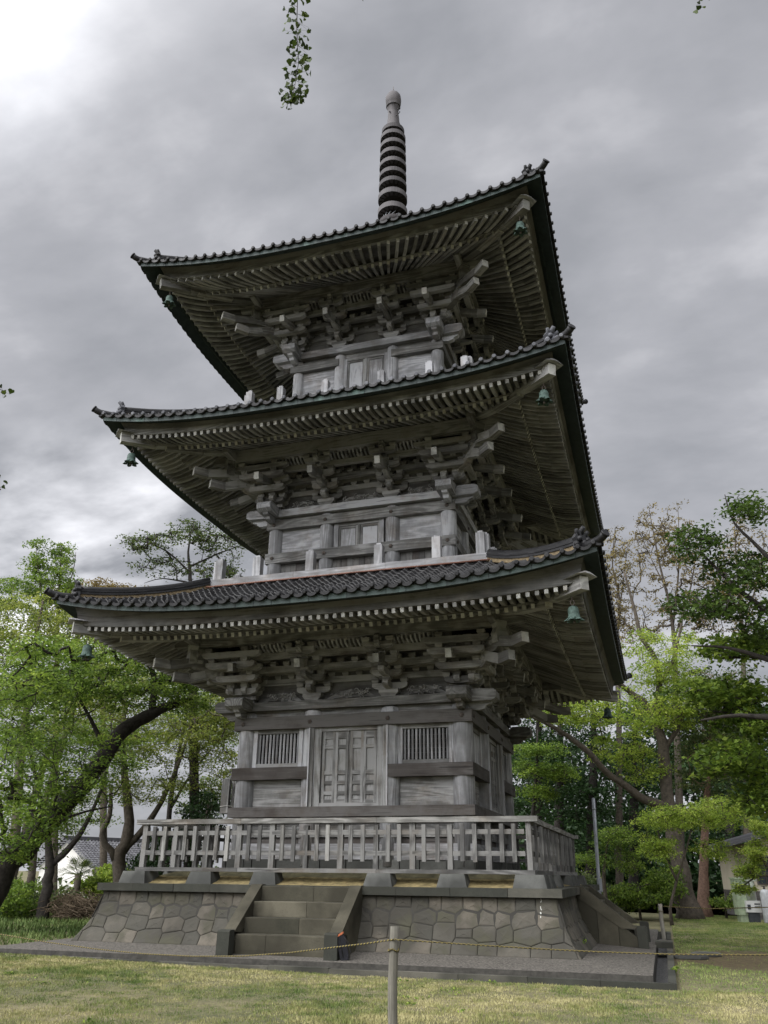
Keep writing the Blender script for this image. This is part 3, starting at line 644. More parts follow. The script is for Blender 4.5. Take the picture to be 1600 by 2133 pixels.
# ---- roofs
def zc(r, t): return r['cz'] + r['cr'] * abs(t) ** r['cp']
def zh(r, t): return r['hz'] + r['hr'] * abs(t) ** 3.5
def zj(r, t): return r['jz'] + r['jr'] * abs(t) ** 3.5
RA = .10      # rafter height
allraf = []
for ki in range(3):
    r = RF[ki]; k = S[ki]; ph = k['ph']; pz1 = k['pz'][1]
    fan = ki == 2
    rw = .078 if not fan else .085
    mb = MB(); raf = []
    jroot = ph - .16
    def z_ji(s_, o_):
        f = (o_ - ph) / (r['jh'] - ph); t = min(1, abs(s_) / max(o_, .01)); return pz1 + (r['jz'] - pz1) * f + (r['jr'] * t ** 3.5) * max(0, f)
    def z_hi(s_, o_):
        f = (o_ - r['jh']) / (r['hh'] - r['jh']); t = min(1, abs(s_) / max(o_, .01)); a = zj(r, t) + RA + .045; b = zh(r, t); return a + (b - a) * f - .035 * math.sin(math.pi * min(max(f, 0), 1))
    def raf_add(pts, wd):
        m2 = MB()
        for j in range(len(pts) - 1):
            a, b = Vector(pts[j]), Vector(pts[j + 1]); d = (b - a).normalized() * .004
            m2.bar(a, b + (d if j < len(pts) - 2 else d * 0), wd, RA, mi=WARM, endmi=END if j == len(pts) - 2 else None, rv=m2.__dict__.setdefault('rv0', rnd.random()))
        raf.append(m2)
    if not fan:
        n = int(r['hh'] / r['sp'])
        for j in range(-n, n + 1):
            s_ = (j + .5) * r['sp']
            if abs(s_) > r['hh'] - .12: continue
            o0 = max(jroot, abs(s_) + .10)
            if o0 < r['jh'] - .1: raf_add([P(s_, o, z_ji(s_, o) + RA / 2) for o in (o0, r['jh'])], rw)
            o0 = max(r['jh'] - .1, abs(s_) + .10)
            if o0 < r['hh'] - .05:
                om = (o0 + r['hh']) / 2; raf_add([P(s_, o, z_hi(s_, o) + RA / 2) for o in (o0, om, r['hh'])], rw)
    else:
        n = 19
        for j in range(-n, n + 1):
            t = j / (n + .6)
            raf_add([P(t * o, o, z_ji(t * o, o) + RA / 2) for o in (jroot, r['jh'])], rw)
            raf_add([P(t * o, o, z_hi(t * o, o) + RA / 2) for o in (r['jh'] - .1, (r['jh'] + r['hh']) / 2, r['hh'])], rw)
    allraf.append(raf)
    # boards over the rafters, edge boards, copper soffit and band
    mb = MB()
    N_ = 44
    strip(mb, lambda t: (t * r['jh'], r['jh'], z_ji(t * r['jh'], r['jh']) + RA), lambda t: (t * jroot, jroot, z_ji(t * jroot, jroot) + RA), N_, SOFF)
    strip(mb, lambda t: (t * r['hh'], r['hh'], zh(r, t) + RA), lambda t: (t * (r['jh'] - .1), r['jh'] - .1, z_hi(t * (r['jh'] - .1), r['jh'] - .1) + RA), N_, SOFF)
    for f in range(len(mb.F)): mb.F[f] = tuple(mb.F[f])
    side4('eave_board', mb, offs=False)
    mb = MB()
    A = lambda t: (t * (r['jh'] + .02), r['jh'] + .02, zj(r, t) + RA + .002); B = lambda t: (t * (r['jh'] + .02), r['jh'] + .02, zj(r, t) + RA + .05)
    C_ = lambda t: (t * (r['jh'] - .08), r['jh'] - .08, zj(r, t) + RA + .002)
    strip(mb, A, B, N_, MID); strip(mb, A, C_, N_, MID)
    o = r['hh'] + .03
    strip(mb, lambda t: (t * o, o, zh(r, t) + RA + .002), lambda t: (t * (o - .1), o - .1, zh(r, t) + RA + .002), N_, MID)
    zd_ = lambda t: r['dz'] + (zc(r, t) - r['cz']) * .92
    zm_ = lambda t: max(zh(r, t) + RA + .10, (zh(r, t) + RA) * .45 + zd_(t) * .55)
    strip(mb, lambda t: (t * o, o, zh(r, t) + RA + .002), lambda t: (t * (o + .03), o + .03, zm_(t)), N_, MID)
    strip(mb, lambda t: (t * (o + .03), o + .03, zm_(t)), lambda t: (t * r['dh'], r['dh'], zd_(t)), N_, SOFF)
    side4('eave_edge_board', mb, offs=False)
    mb = MB()
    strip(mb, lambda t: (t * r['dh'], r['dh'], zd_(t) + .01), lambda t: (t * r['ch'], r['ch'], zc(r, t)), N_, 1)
    n = int(2 * r['ch'] / .42)
    for j in range(n):      # folded copper sheets, each a shade of its own
        a, b = -1 + 2 * j / n, -1 + 2 * (j + 1) / n; hb = .125
        vs = []
        for t in (a + .0015, b - .0015):
            vs += [P(t * r['ch'], r['ch'], zc(r, t)), P(t * (r['ch'] + .012), r['ch'] + .012, zc(r, t) + hb)]
        mb.add([vs[0], vs[2], vs[3], vs[1]], [(0, 1, 2, 3)], vs, None, 0)
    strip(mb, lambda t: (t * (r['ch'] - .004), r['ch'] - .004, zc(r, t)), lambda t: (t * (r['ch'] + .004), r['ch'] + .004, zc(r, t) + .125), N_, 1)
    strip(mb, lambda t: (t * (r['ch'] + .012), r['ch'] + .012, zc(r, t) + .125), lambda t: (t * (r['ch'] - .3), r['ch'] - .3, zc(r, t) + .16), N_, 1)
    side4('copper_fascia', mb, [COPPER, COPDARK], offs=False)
    # hip rafters
    hx, hz_ = r['hip']; mb = MB(); mb2 = MB()
    q0 = jroot
    for mm, tip, zb, wd, hg in ((mb, r['jh'] + .08, zj(r, 1) - .05, .2, .24), (mb2, hx, hz_, .21, .27)):
        a0 = q0 if mm is mb else r['jh'] - .35
        z0 = pz1 - .05 if mm is mb else zj(r, 1) + .16
        pts = [(a0, z0), ((a0 + tip) / 2, (z0 + zb) / 2 - .05 + (0 if mm is mb else -.02)), (tip, zb)]
        for j in range(2):
            (a, za_), (b, zb_) = pts[j], pts[j + 1]
            mm.bar((a, -a, za_ + hg / 2), (b + .0, -b, zb_ + hg / 2), wd, hg, mi=WARM, endmi=END)
    dg = math.sqrt(.5); a = hx + .02
    mb2.prism([(-.25, .0), (-.06, .085), (.06, .085), (.25, .0), (.06, .05), (-.06, .05)], (a - .12, -a + .12, hz_ + .26), (dg, dg, 0), (0, 0, 1), (dg, -dg, 0), .5, PALE)
    side4('hip_rafter', mb, offs=False); side4('hip_rafter', mb2, offs=False)
    # tiled slope
    ce = r['ch'] + .09; zt0 = .135; th, tz = r['top']; pit_ = .30; cour = .235
    run = ce - th; nC = int(math.hypot(run, tz - r['cz'] - .2) / cour); ns = int(2 * (ce) / pit_) * 8
    base_z = r['cz'] + zt0
    conc = .30 if ki < 2 else .42
    def zt(s_, o_):
        v = (ce - o_) / run; t = min(1, abs(s_) / max(o_, .05))
        return base_z + (tz - base_z) * (v * (1 - conc) + conc * v * v) + r['cr'] * t ** r['cp'] * max(0, 1 - v) ** 1.6
    ncr = int(2 * ce / pit_); pit = 2 * ce / ncr
    def wave(s_):
        u = ((s_ + ce) / pit) % 1.0
        return .062 * math.exp(-((u - .5) / .15) ** 2) - .018 * math.cos(2 * math.pi * u)
    rowsO = []
    for i in range(nC + 1):
        v0 = i / nC; o0 = ce - run * v0; rowsO.append((o0, .032, i)); 
        if i < nC: rowsO.append((ce - run * (i + 1) / nC + .004, 0.0, i))
    cols_ = np.linspace(-ce, ce, ncr * 8 + 1)
    mb = MB(); vs = []; gcs = []
    for o_, dz_, i_ in rowsO:
        for c in cols_:
            s_ = max(-o_, min(o_, c)); vs.append(P(s_, o_, zt(s_, o_) + wave(c) + dz_)); gcs.append((s_, o_, 0))
    nc = len(cols_); fs = []
    for i in range(len(rowsO) - 1):
        oo = rowsO[i + 1][0]
        for j in range(nc - 1):
            if cols_[j + 1] <= -rowsO[i][0] or cols_[j] >= rowsO[i][0]: continue
            fs.append((i * nc + j, i * nc + j + 1, (i + 1) * nc + j + 1, (i + 1) * nc + j))
    mb.add(vs, fs, gcs, .4, 0)
    tint = {}
    for idx in range(len(vs)):
        i, j = divmod(idx, nc); key = (i // 2 + (i % 2) * 0, j // 8); tint.setdefault(key, rnd.random()); mb.Rv[idx] = tint[key]
    # eave front: hanging lip and round end of every tile
    lip = []; 
    for c in cols_:
        s_ = c; lip.append(P(s_, ce, zt(s_, ce) + wave(c) + .032))
    for c in cols_: lip.append(P(c, ce - .005, zt(c, ce) + wave(c) * .9 - .035))
    for c in cols_: lip.append(P(c * .97, ce - .22, zt(c, ce) - .03))
    mb.add(lip, [(nc + j, nc + j + 1, j + 1, j) for j in range(nc - 1)] + [(2 * nc + j, 2 * nc + j + 1, nc + j + 1, nc + j) for j in range(nc - 1)], None, .5, 0)
    for j in range(ncr):
        c = -ce + pit * (j + .5)
        mb.tube([P(c, ce - .06, zt(c, ce) + .062), P(c, ce + .025, zt(c, ce) + .052), P(c, ce + .04, zt(c, ce) + .05)], [.045, .052, .036], 9, 1 if ki == 1 else 0)
    side4('tiled_slope', mb, [TILE, TILE_P], offs=False)
    # hip ridges with demon tile and upturned tip
    mb = MB(); n = 14; o_hi = ce - .42; o_lo = th + .02
    ridg = [(o_hi + (o_lo - o_hi) * j / n) for j in range(n + 1)]
    for lay, (wd, hh_, dz_, mi) in enumerate(((.20, .10, .05, 2), (.26, .035, .115, 0), (.20, .035, .15, 0), (.24, .035, .185, 0), (.18, .035, .22, 0))):
        for j in range(n):
            a, b = ridg[j], ridg[j + 1]
            mb.bar((b, -b, zt(b, b) + dz_ + .02), (a, -a, zt(a, a) + dz_ + .02), wd * (.8 if ki < 2 else 1), hh_, mi=mi, rv=rnd.random())
    mb.tube([(a, -a, zt(a, a) + .26) for a in ridg], .075, 8, 0)
    # lower ridge to the tip
    tip = [(ce - .45, .04), (ce - .2, .05), (ce - .03, .07), (ce + .04, .10), (ce + .09, .14)]
    mb.tube([(a, -a, zt(min(a, ce), min(a, ce)) + dz_) for a, dz_ in tip], [.085, .085, .085, .08, .085], 12, 0)
    a = ce + .09; mb.tube([(a, -a, zt(ce, ce) + .14), (a + .02, -a - .02, zt(ce, ce) + .155)], [.10, .09], 12, 0)
    side4('hip_ridge', mb, [TILE, TILE_P, RIDGEFILL], offs=False)
    mb = MB(); a = o_hi + .03; zz_ = zt(a, a)
    mb.prism([(-.19, .02), (.19, .02), (.17, .16), (.21, .22), (.13, .34), (.05, .37), (-.05, .37), (-.13, .34), (-.21, .22), (-.17, .16)], (a, -a, zz_), (dg, dg, 0), (0, 0, 1), (dg, -dg, 0), .10, 0)
    for sx in (-1, 1):
        bx = Vector((dg, dg, 0)) * sx; fw = Vector((dg, -dg, 0)); c0 = Vector((a, -a, zz_))
        mb.tube([c0 + bx * .09 + Vector((0, 0, .28)), c0 + bx * .12 + Vector((0, 0, .36)) + fw * .02, c0 + bx * .15 + Vector((0, 0, .40)) + fw * .05], [.055, .045, .035], 8, 0)
        mb.ball(c0 + bx * .1 + fw * .07 + Vector((0, 0, .2)), .06, 8, 0); mb.ball(c0 + bx * .17 + fw * .05 + Vector((0, 0, .08)), .06, 8, 0)
    fw = Vector((dg, -dg, 0)); c0 = Vector((a, -a, zz_))
    mb.tube([c0 + Vector((0, 0, .32)), c0 + fw * .03 + Vector((0, 0, .41)), c0 + fw * .10 + Vector((0, 0, .46))], [.06, .055, .045], 8, 0)
    mb.ball(c0 + fw * .07 + Vector((0, 0, .12)), .07, 8, 0)
    side4('demon_tile', mb, [TILE_P if ki == 1 else TILE], offs=False)
    if ki == 0:
        mb = MB(); mb.tube([P(-3.8, 3.80, 8.035), P(0, 3.80, 8.045), P(3.8, 3.80, 8.035)], .022, 8); side4('gutter_pipe', mb, [PIPE], offs=False)
# rafters: the hundred that show largest are parts, the rest one part
cand = []
for ki, raf in enumerate(allraf):
    for m2 in raf:
        for q in range(4):
            c = Vector(m2.V[-1]); c.rotate(Matrix.Rotation(q * math.pi / 2, 3, 'Z')); d = c - Vector(CAM); dep = d.dot(Vector(_f))
            px = 800 + FPX * d.dot(Vector(CR)) / dep
            cand.append((d.length + (100 if q > 1 else 0), ki, m2, q))
cand.sort(key=lambda z: z[0])
rest = MB()
for n_, (dist, ki, m2, q) in enumerate(cand):
    if n_ < 100:
        ob('rafter', m2, pag, WM, q=q)
    else:
        ca, sa = [(1, 0), (0, 1), (-1, 0), (0, -1)][q]; b = len(rest.V)
        rest.V += [(x * ca - y * sa, x * sa + y * ca, z) for x, y, z in m2.V]; rest.G += m2.G; rest.Rv += m2.Rv; rest.F += [tuple(b + i for i in f) for f in m2.F]; rest.MI += m2.MI; rest.SM += m2.SM
o = ob('rafters', rest, pag, WM); o['kind'] = 'stuff'
# dark cores so that no daylight leaks through the body
mb = MB()
for ki, (z0, z1) in enumerate(((1.1, 8.0), (8.0, 13.4), (13.4, 18.6))):
    h = S[ki]['w'] - .12; mb.box(-h, h, -h, h, z0, z1 - .01, 0)
ob('inner_core', mb, pag, [BLACK])
# ---- spire
sp = MB(); sp.box(-.75, .75, -.75, .75, 21.0, 21.75, 0); sp.box(-.85, .85, -.85, .85, 21.75, 21.87, 0)
spire = ob('spire', sp, pag, [SPIREM])
SX, SY = 0.10, 0.03
mb = MB(); mb.lathe([(.62, 21.87), (.6, 22.05), (.42, 22.25), (.3, 22.35), (.42, 22.5), (.5, 22.6), (.2, 22.64)], (SX, SY, 0), 24)
mb.lathe([(.13, 22.6), (.12, 27.3)], (SX, SY, 0), 12); ob('spire_pole', mb, spire, [SPIREM])
for j, z in enumerate((27.05, 26.68, 26.22, 25.75, 25.26, 24.76, 24.29, 23.72, 23.05)):
    rr = (.43, .475, .485, .49, .5, .5, .51, .53, .535)[j]; h = .09 if j < 7 else .11; mb = MB()
    mb.lathe([(rr, z - h), (rr, z + h), (rr - .05, z + h + .02), (.14, z + h + .03)], (SX, SY, 0), 32, 0, smooth=False)
    mb.lathe([(rr - .03, z - h + .05), (rr - .031, z - h + .051)], (SX, SY, 0), 32, 1)
    n0 = 16
    for i in range(n0):
        a = 2 * math.pi * i / n0; mb.bar((SX + .14 * math.cos(a), SY + .14 * math.sin(a), z - h + .0), (SX + (rr - .012) * math.cos(a), SY + (rr - .012) * math.sin(a), z - h - .0), .05, .03, mi=1)
    mb.lathe([(rr - .012, z - h - .012), (rr - .012, z - h - .002), (rr - .06, z - h - .002), (.1, z - h - .03)], (SX, SY, 0), 32, 1)
    ob('spire_ring', mb, spire, [SPIREM, SPIRED])
mb = MB()
for i in range(14):
    a = 2 * math.pi * i / 14; b = a + .35
    mb.tube([(SX + .16 * math.cos(a), SY + .16 * math.sin(a), 22.62), (SX + .34 * math.cos(a), SY + .34 * math.sin(a), 22.74), (SX + .36 * math.cos(b), SY + .36 * math.sin(b), 22.86), (SX + .25 * math.cos(b), SY + .25 * math.sin(b), 22.93)], [.016, .014, .012, .008], 5)
ob('spire_petals', mb, spire, [STEEL])
mb = MB(); mb.lathe([(.27, 27.15), (.25, 27.3), (.215, 27.9), (.20, 28.1), (.205, 28.3), (.25, 28.42), (.22, 28.46), (.28, 28.56), (.3, 28.75), (.29, 28.95), (.22, 29.1), (.1, 29.2), (.03, 29.24)], (SX, SY, 0), 20, wob=lambda t, z: .05 * math.sin(5 * t + z * 9))
for i in range(26):
    a = rnd.uniform(0, 6.28); z = rnd.uniform(27.5, 28.9); mb.ball((SX + .25 * math.cos(a), SY + .25 * math.sin(a), z), rnd.uniform(.02, .045), 5)
mb.tube([(SX + .26 * math.cos(a), SY + .26 * math.sin(a), 28.45 + .05 * math.sin(a)) for a in np.linspace(0, 6.3, 20)], .02, 5)
ob('spire_jewel', mb, spire, [SPIREM])
mb = MB(); mb.tube([(SX, SY, 29.2), (SX, SY, 29.56)], [.018, .008], 6); ob('lightning_rod', mb, spire, [IRON])

# ---- wind bells: things of their own, hanging from the hip rafters
bell_lab = {(0, 0): 'green wind bell with flared lip under the right front corner of the lowest roof', (0, 3): 'dark green wind bell under the left corner of the lowest roof, before trees',
            (0, 1): 'small dark wind bell under the far right rear corner of the lowest roof', (1, 0): 'pale green wind bell with scalloped lip under the right corner of the middle roof',
            (1, 3): 'dark petal-lipped wind bell under the left corner of the middle roof', (2, 0): 'wind bell with petalled lip under the right corner of the top roof',
            (2, 3): 'small wind bell under the left corner of the top roof'}
def bell_parts():
    mb = MB(); mb.lathe([(.03, 0), (.10, -.03), (.125, -.09), (.13, -.20), (.145, -.27), (.16, -.285)], (0, 0, 0), 20); body = mb.mesh('bell_body', BELLM)
    mb = MB()
    for i in range(6):
        a0 = i * math.pi / 3; ring = []
        for j in range(5):
            a = a0 + (j - 2) * .24; rr = .25 - .035 * abs(j - 2) ** 1.6; ring.append((rr * math.cos(a), rr * math.sin(a), -.345))
        inn = [(.15 * math.cos(a0 + (j - 2) * .26), .15 * math.sin(a0 + (j - 2) * .26), -.275) for j in range(5)]
        mb.add(ring + inn, [(j, j + 1, 6 + j, 5 + j) for j in range(4)] + [(5 + j, 6 + j, j + 1, j) for j in range(4)])
    lip = mb.mesh('bell_lip', BELLM)
    mb = MB(); mb.tube([(.045 * math.sin(t), 0, .075 + .06 * math.cos(t)) for t in np.linspace(.4, 5.9, 12)], .012, 6); mb.tube([(0, 0, .12), (0, 0, .22)], .012, 6)
    mb.tube([(0, 0, 0), (0, 0, -.36)], .008, 5); mb.ball((0, 0, -.37), .035, 6)
    return body, lip, mb.mesh('hanger', IRON)
bb, bl, bh_ = bell_parts()
bpos = {0: (5.62, 6.20), 1: (5.38, 11.38), 2: (5.10, 16.66)}
for (ki, q), lab in bell_lab.items():
    a, z = bpos[ki]; v = Vector((a, -a, z)); v.rotate(Matrix.Rotation(q * math.pi / 2, 3, 'Z'))
    b = thing('wind_bell', lab, 'bell', 'wind bells at the roof corners', loc=v)
    b.scale = (.85, .85, .88); b.rotation_euler = (rnd.uniform(-.05, .05), rnd.uniform(-.05, .05), rnd.random() * 2)
    for nme, me in (('bell_body', bb), ('bell_lip', bl), ('hanger', bh_)): ob(nme, me, b)

# ================================================================ STONE PODIUM
pod = thing('stone_podium', 'square stone podium of fitted tuff blocks with flared base and stairs under the pagoda', 'stone podium')
ZW = .935
def bat(z): return 4.83 + .37 * max(0.0, 1 - z / ZW) ** 1.9
def stones(seed, q):
    r_ = random.Random(seed); mb = MB()
    zb = [-.02, .20, .44, .68, ZW]; rows = []
    for i in range(4):
        xs = [-5.35]; step = (.45, .40, .36, .33)[i]
        x = -5.35 + r_.uniform(.15, .5)
        while x < 5.2:
            xs.append(x); x += step * r_.uniform(.72, 1.35)
        xs.append(5.35); rows.append(xs)
    def edge(i, x):     # zigzag boundary below row i, above row i-1
        if i in (0, 4): return zb[i]
        up = [(j, -1) for j in rows[i][1:-1]]; lo = [(j, 1) for j in rows[i - 1][1:-1]]
        pts = sorted([(j, zb[i] + .032 + .022 * math.sin(j * 37)) for j, _ in up] + [(j, zb[i] - .032 + .022 * math.sin(j * 23)) for j, _ in lo])
        pts = [(-5.4, zb[i])] + pts + [(5.4, zb[i])]
        for (a, za_), (b, zb_) in zip(pts, pts[1:]):
            if a <= x <= b: return za_ + (zb_ - za_) * (x - a) / max(b - a, 1e-6)
        return zb[i]
    for i in range(4):
        jl, ju = rows[i - 1] if i else [], rows[i + 1] if i < 3 else []
        for a, b in zip(rows[i], rows[i][1:]):
            bot = [a] + [x for x in jl if a + 1e-4 < x < b - 1e-4] + [b]; tp = [a] + [x for x in ju if a + 1e-4 < x < b - 1e-4] + [b]
            loop = [(x, edge(i, x)) for x in bot] + [(x, edge(i + 1, x)) for x in reversed(tp)]
            cl = []
            for x, z in loop:
                lim = bat(z); cl.append((max(-lim, min(lim, x)), z))
            xs_ = [c[0] for c in cl]
            if max(xs_) - min(xs_) < .08: continue
            cx = sum(xs_) / len(cl); cz = sum(c[1] for c in cl) / len(cl)
            vs = []; rings = ((.003, -.016), (.009, -.003), (.03, .005), (.09, .008)); n = len(cl); push = r_.uniform(-.004, .004)
            # finer loop so the faces follow the flare
            fine = []
            for j in range(n):
                (x0, z0), (x1, z1) = cl[j], cl[(j + 1) % n]
                for t in (0, .33, .66): fine.append((x0 + (x1 - x0) * t, z0 + (z1 - z0) * t))
            n = len(fine)
            for ins, dp in rings:
                for x, z in fine:
                    dx, dz = cx - x, cz - z; L_ = math.hypot(dx, dz) + 1e-6; f = min(ins / L_, .8)
                    xx, zz = x + dx * f, z + dz * f
                    vs.append(P(xx, bat(zz) + dp + push * (dp > -.02), zz))
            vs.append(P(cx, bat(cz) + .018 + push, cz))
            fs = [(k_ * n + j, k_ * n + (j + 1) % n, (k_ + 1) * n + (j + 1) % n, (k_ + 1) * n + j) for k_ in range(3) for j in range(n)] + [(3 * n + j, 3 * n + (j + 1) % n, 4 * n) for j in range(n)]
            mb.add(vs, fs, None, None, 0)
    strip(mb, lambda t: (t * 5.19, 5.17, -.03), lambda t: (t * 5.0, 4.97, .3), 6, 1); strip(mb, lambda t: (t * 5.0, 4.97, .3), lambda t: (t * 4.83, 4.79, ZW), 6, 1)
    return mb
for q in range(4): ob('stone_facing', stones(40 + q, q), pod, [ST_WALL, MORTAR], q=q)
for q in range(4):
    mb = MB(); r_ = random.Random(60 + q); o = 4.935; xs = [-o]
    while xs[-1] < o - 1.1: xs.append(xs[-1] + r_.uniform(.75, 1.15))
    xs.append(o)
    for j, (a, b) in enumerate(zip(xs, xs[1:])):
        ia = 4.55 if j == 0 else a; z1 = 1.085 + r_.uniform(-.004, .004); dr = r_.uniform(-.008, .006)
        a_, b_ = a + (.004 if j else 0), b - (.004 if b < o else 0); inn = 4.5
        ai = -inn if j == 0 else a_; bi = inn if b >= o else b_
        vs = [P(a_, o + dr, .94), P(b_, o + dr, .94), P(bi, inn, .94), P(ai, inn, .94)]; vs += [(v[0], v[1], z1) for v in vs]
        mb.add(vs, [(0, 1, 5, 4), (1, 2, 6, 5), (2, 3, 7, 6), (3, 0, 4, 7), (4, 5, 6, 7), (3, 2, 1, 0)], None, r_.random() * (.5 if j % 3 else 1), 0)
    ob('coping', mb, pod, [ST_COPE], q=q)
mb = MB()       # turtle-belly mound under the building
prof = [(4.74, 1.055), (4.5, 1.085), (4.25, 1.14), (4.0, 1.23), (3.75, 1.32), (3.4, 1.37), (2.3, 1.38)]
for (a, za_), (b, zb_) in zip(prof, prof[1:]):
    strip(mb, lambda t: (t * a, a, za_), lambda t: (t * b, b, zb_), 60, 0 if a > 4.1 else 1)
for i in range(len(mb.V)):
    x, y, z = mb.V[i]; mb.V[i] = (x, y, z + .012 * math.sin(x * 5 + y * 3) * math.sin(y * 7 - x * 2))
side4('plaster_mound', mb, [MOUND, MOUND2], par=pod, offs=False)
# stairs, one flight on each face
def stairs():
    c = -.09; r_ = random.Random(5)
    for j in range(4):
        z1 = 1.07 - j * .27; of = 4.97 + j * .34; mb = MB(); xs = [c - .94, c - .94 + 1.88 * r_.choice((.33, .5, .6)), c + .94]
        for a, b in zip(xs, xs[1:]):
            z0 = z1 - .27
            pr = [(of - .42, z0 - .1), (of + .0, z0 - .1), (of + .012, z0 + .02), (of + .006, z1 - .012), (of - .008, z1), (of - .42, z1 + .001)]
            mb.prism(pr, P((a + b) / 2, 0, 0), (0, -1, 0), (0, 0, 1), (1, 0, 0), b - a - .008, 0, rv=r_.random() * (.6 if j == 3 else 1))
        side4('step', mb, [ST_STEP], par=pod, offs=False)
    for sx in (-1, 1):
        mb = MB(); x = c + sx * 1.06
        pr = [(4.80, 1.10), (4.97, 1.10), (6.06, .30), (6.06, -.06), (4.80, -.06)]
        mb.prism(pr[:3] + [(5.75, .28), (4.80, .92)], P(x, 0, 0), (0, -1, 0), (0, 0, 1), (1, 0, 0), .235, 0, rv=.5)
        for (a, b, z0) in ((4.8, 5.25, -.06), (5.25, 5.68, -.06), (5.68, 6.055, -.06)):
            f = lambda o: 1.02 - (o - 4.86) * .735
            mb.prism([(a + .004, z0), (b - .004, z0), (b - .004, max(.0, f(b) - .02)), (a + .004, f(a) - .02 if a > 4.81 else .96)], P(x, 0, 0), (0, -1, 0), (0, 0, 1), (1, 0, 0), .205, 0, rv=r_.random())
        side4('stair_cheek', mb, [ST_STEP], par=pod, offs=False)
        mb = MB(); mb.prism([(6.06, -.12), (6.27, -.12), (6.265, .31), (6.24, .335), (6.06, .34)], P(x, 0, 0), (0, -1, 0), (0, 0, 1), (1, 0, 0), .25, 0, rv=.1)
        side4('newel_stone', mb, [ST_COPE], par=pod, offs=False)
stairs()

# ================================================================ RAILING on stone feet
fen = thing('wooden_railing', 'low grey wooden picket railing on stone feet round the top of the podium', 'railing')
FX = [-4.28 + i * 8.56 / 11 for i in range(12)]; FO = 4.36
seen = set()
def at_q(x, y, q):
    for _ in range(q): x, y = -y, x
    return x, y
for q in range(4):
    for i, x in enumerate(FX):
        X, Y = at_q(x, -4.30, q); kk = (round(X, 1), round(Y, 1))
        if i == 11 : continue
        full = i % 2 == 0 or i == 3; tw = .115 if full else .10; mb = MB()
        mb.box(-tw / 2, tw / 2, -.05, .05, 1.40, 2.28 if full else 2.24, 1, 2)
        o = ob('post', mb, fen, [W_RAILP, W_RAIL]); o.location = (X, Y, 0); o.rotation_euler = (0, 0, q * math.pi / 2 + rnd.uniform(-.02, .02))
    mbp = MB(); mbp.box(-.042, .042, -.022, .022, 1.545, 2.245, 1, 2)
    for i in range(11):
        for f in (1 / 3, 2 / 3):
            x = FX[i] + (FX[i + 1] - FX[i]) * f; X, Y = at_q(x, -4.375, q)
            m2 = MB(); dz_ = rnd.uniform(-.012, .012); m2.box(-.042, .042, -.022, .022, 1.545 + dz_, 2.245 + dz_, 1 if rnd.random() < .9 else 0, 2)
            o = ob('picket', m2, fen, [W_RAILP, W_RAIL]); o.location = (X, Y, 0); o.rotation_euler = (rnd.uniform(-.012, .012), rnd.uniform(-.015, .015), q * math.pi / 2)
    for nm, z0, z1, o0, o1 in (('top_rail', 2.285, 2.385, 4.21, 4.40), ('bottom_rail', 1.325, 1.405, 4.21, 4.41)):
        mb = MB(); e = 4.50 if (nm == 'top_rail' and q % 2 == 0) else (4.40 if q % 2 == 0 else 4.205)
        bk = sorted([-e, -1.9 + q * .3, 1.2, e])
        for a, b in zip(bk, bk[1:]): mb.box(a + .003, b - .003, -o1, -o0, z0 + rnd.uniform(-.003, .003), z1, 0 if nm == 'top_rail' else 1, 0)
        ob(nm, mb, fen, [W_RAILP, W_RAIL], q=q, loc=(0, 0, -.004 * (q % 2)))
    for z in (2.10, 1.70):
        mb = MB()
        for i in range(0, 11, 3): mb.box(FX[i] + .06, FX[min(i + 3, 11)] - .06, -4.35, -4.31, z - .045, z + .045, 1, 0)
        ob('cross_rail', mb, fen, [W_RAILP, W_RAIL], q=q)
    for x in (-4.3, -2.72, -1.23, 1.28, 2.79):
        mb = MB(); t, b = .24, .31
        if x == -4.3: t, b = .27, .33
        vs = [(-b, -.26, 0), (b, -.26, 0), (b, .26, 0), (-b, .26, 0), (-t, -.18, .262), (t, -.18, .262), (t, .18, .262), (-t, .18, .262)]
        if x == -4.3: vs = [(-b, -b, 0), (b, -b, 0), (b, b, 0), (-b, b, 0), (-t, -t, .262), (t, -t, .262), (t, t, .262), (-t, t, .262)]
        mb.add(vs, [(0, 1, 5, 4), (1, 2, 6, 5), (2, 3, 7, 6), (3, 0, 4, 7), (4, 5, 6, 7), (3, 2, 1, 0)])
        X, Y = at_q(x, -4.31, q); o = ob('stone_foot', mb, fen, [ST_FOOT]); o.location = (X, Y, 1.062); o.rotation_euler = (0, 0, q * math.pi / 2)

# ================================================================ GROUND
mb = MB()   # gravel paving round the podium
strip(mb, lambda t: (t * 6.40, 6.40, -.10), lambda t: (t * 5.0, 5.0, -.0), 8, 0)
strip(mb, lambda t: (t * 6.40, 6.40, -.34), lambda t: (t * 6.40, 6.40, -.10), 8, 1)
me = mb.mesh('paving', [PAVE, CURB])
for q in range(4): o = struct('paving', me); o.rotation_euler = (0, 0, q * math.pi / 2)
for q in range(4):      # kerb outside the drain
    mb = MB(); xs = np.linspace(-6.74, 6.74, 13)
    for a, b in zip(xs, xs[1:]):
        ai = max(a, -6.60) if a < -6.7 else a; bi = min(b, 6.60) if b > 6.7 else b
        z1 = -.165 + rnd.uniform(-.006, .006); vs = [P(a + .003, 6.74, -.45), P(b - .003, 6.74, -.45), P(bi - .003, 6.62, -.45), P(ai + .003, 6.62, -.45)]; vs += [(v[0], v[1], z1) for v in vs]
        mb.add(vs, [(0, 1, 5, 4), (1, 2, 6, 5), (2, 3, 7, 6), (3, 0, 4, 7), (4, 5, 6, 7)])
    o = struct('kerb', mb, [ST_COPE]); o.rotation_euler = (0, 0, q * math.pi / 2)
mb = MB()
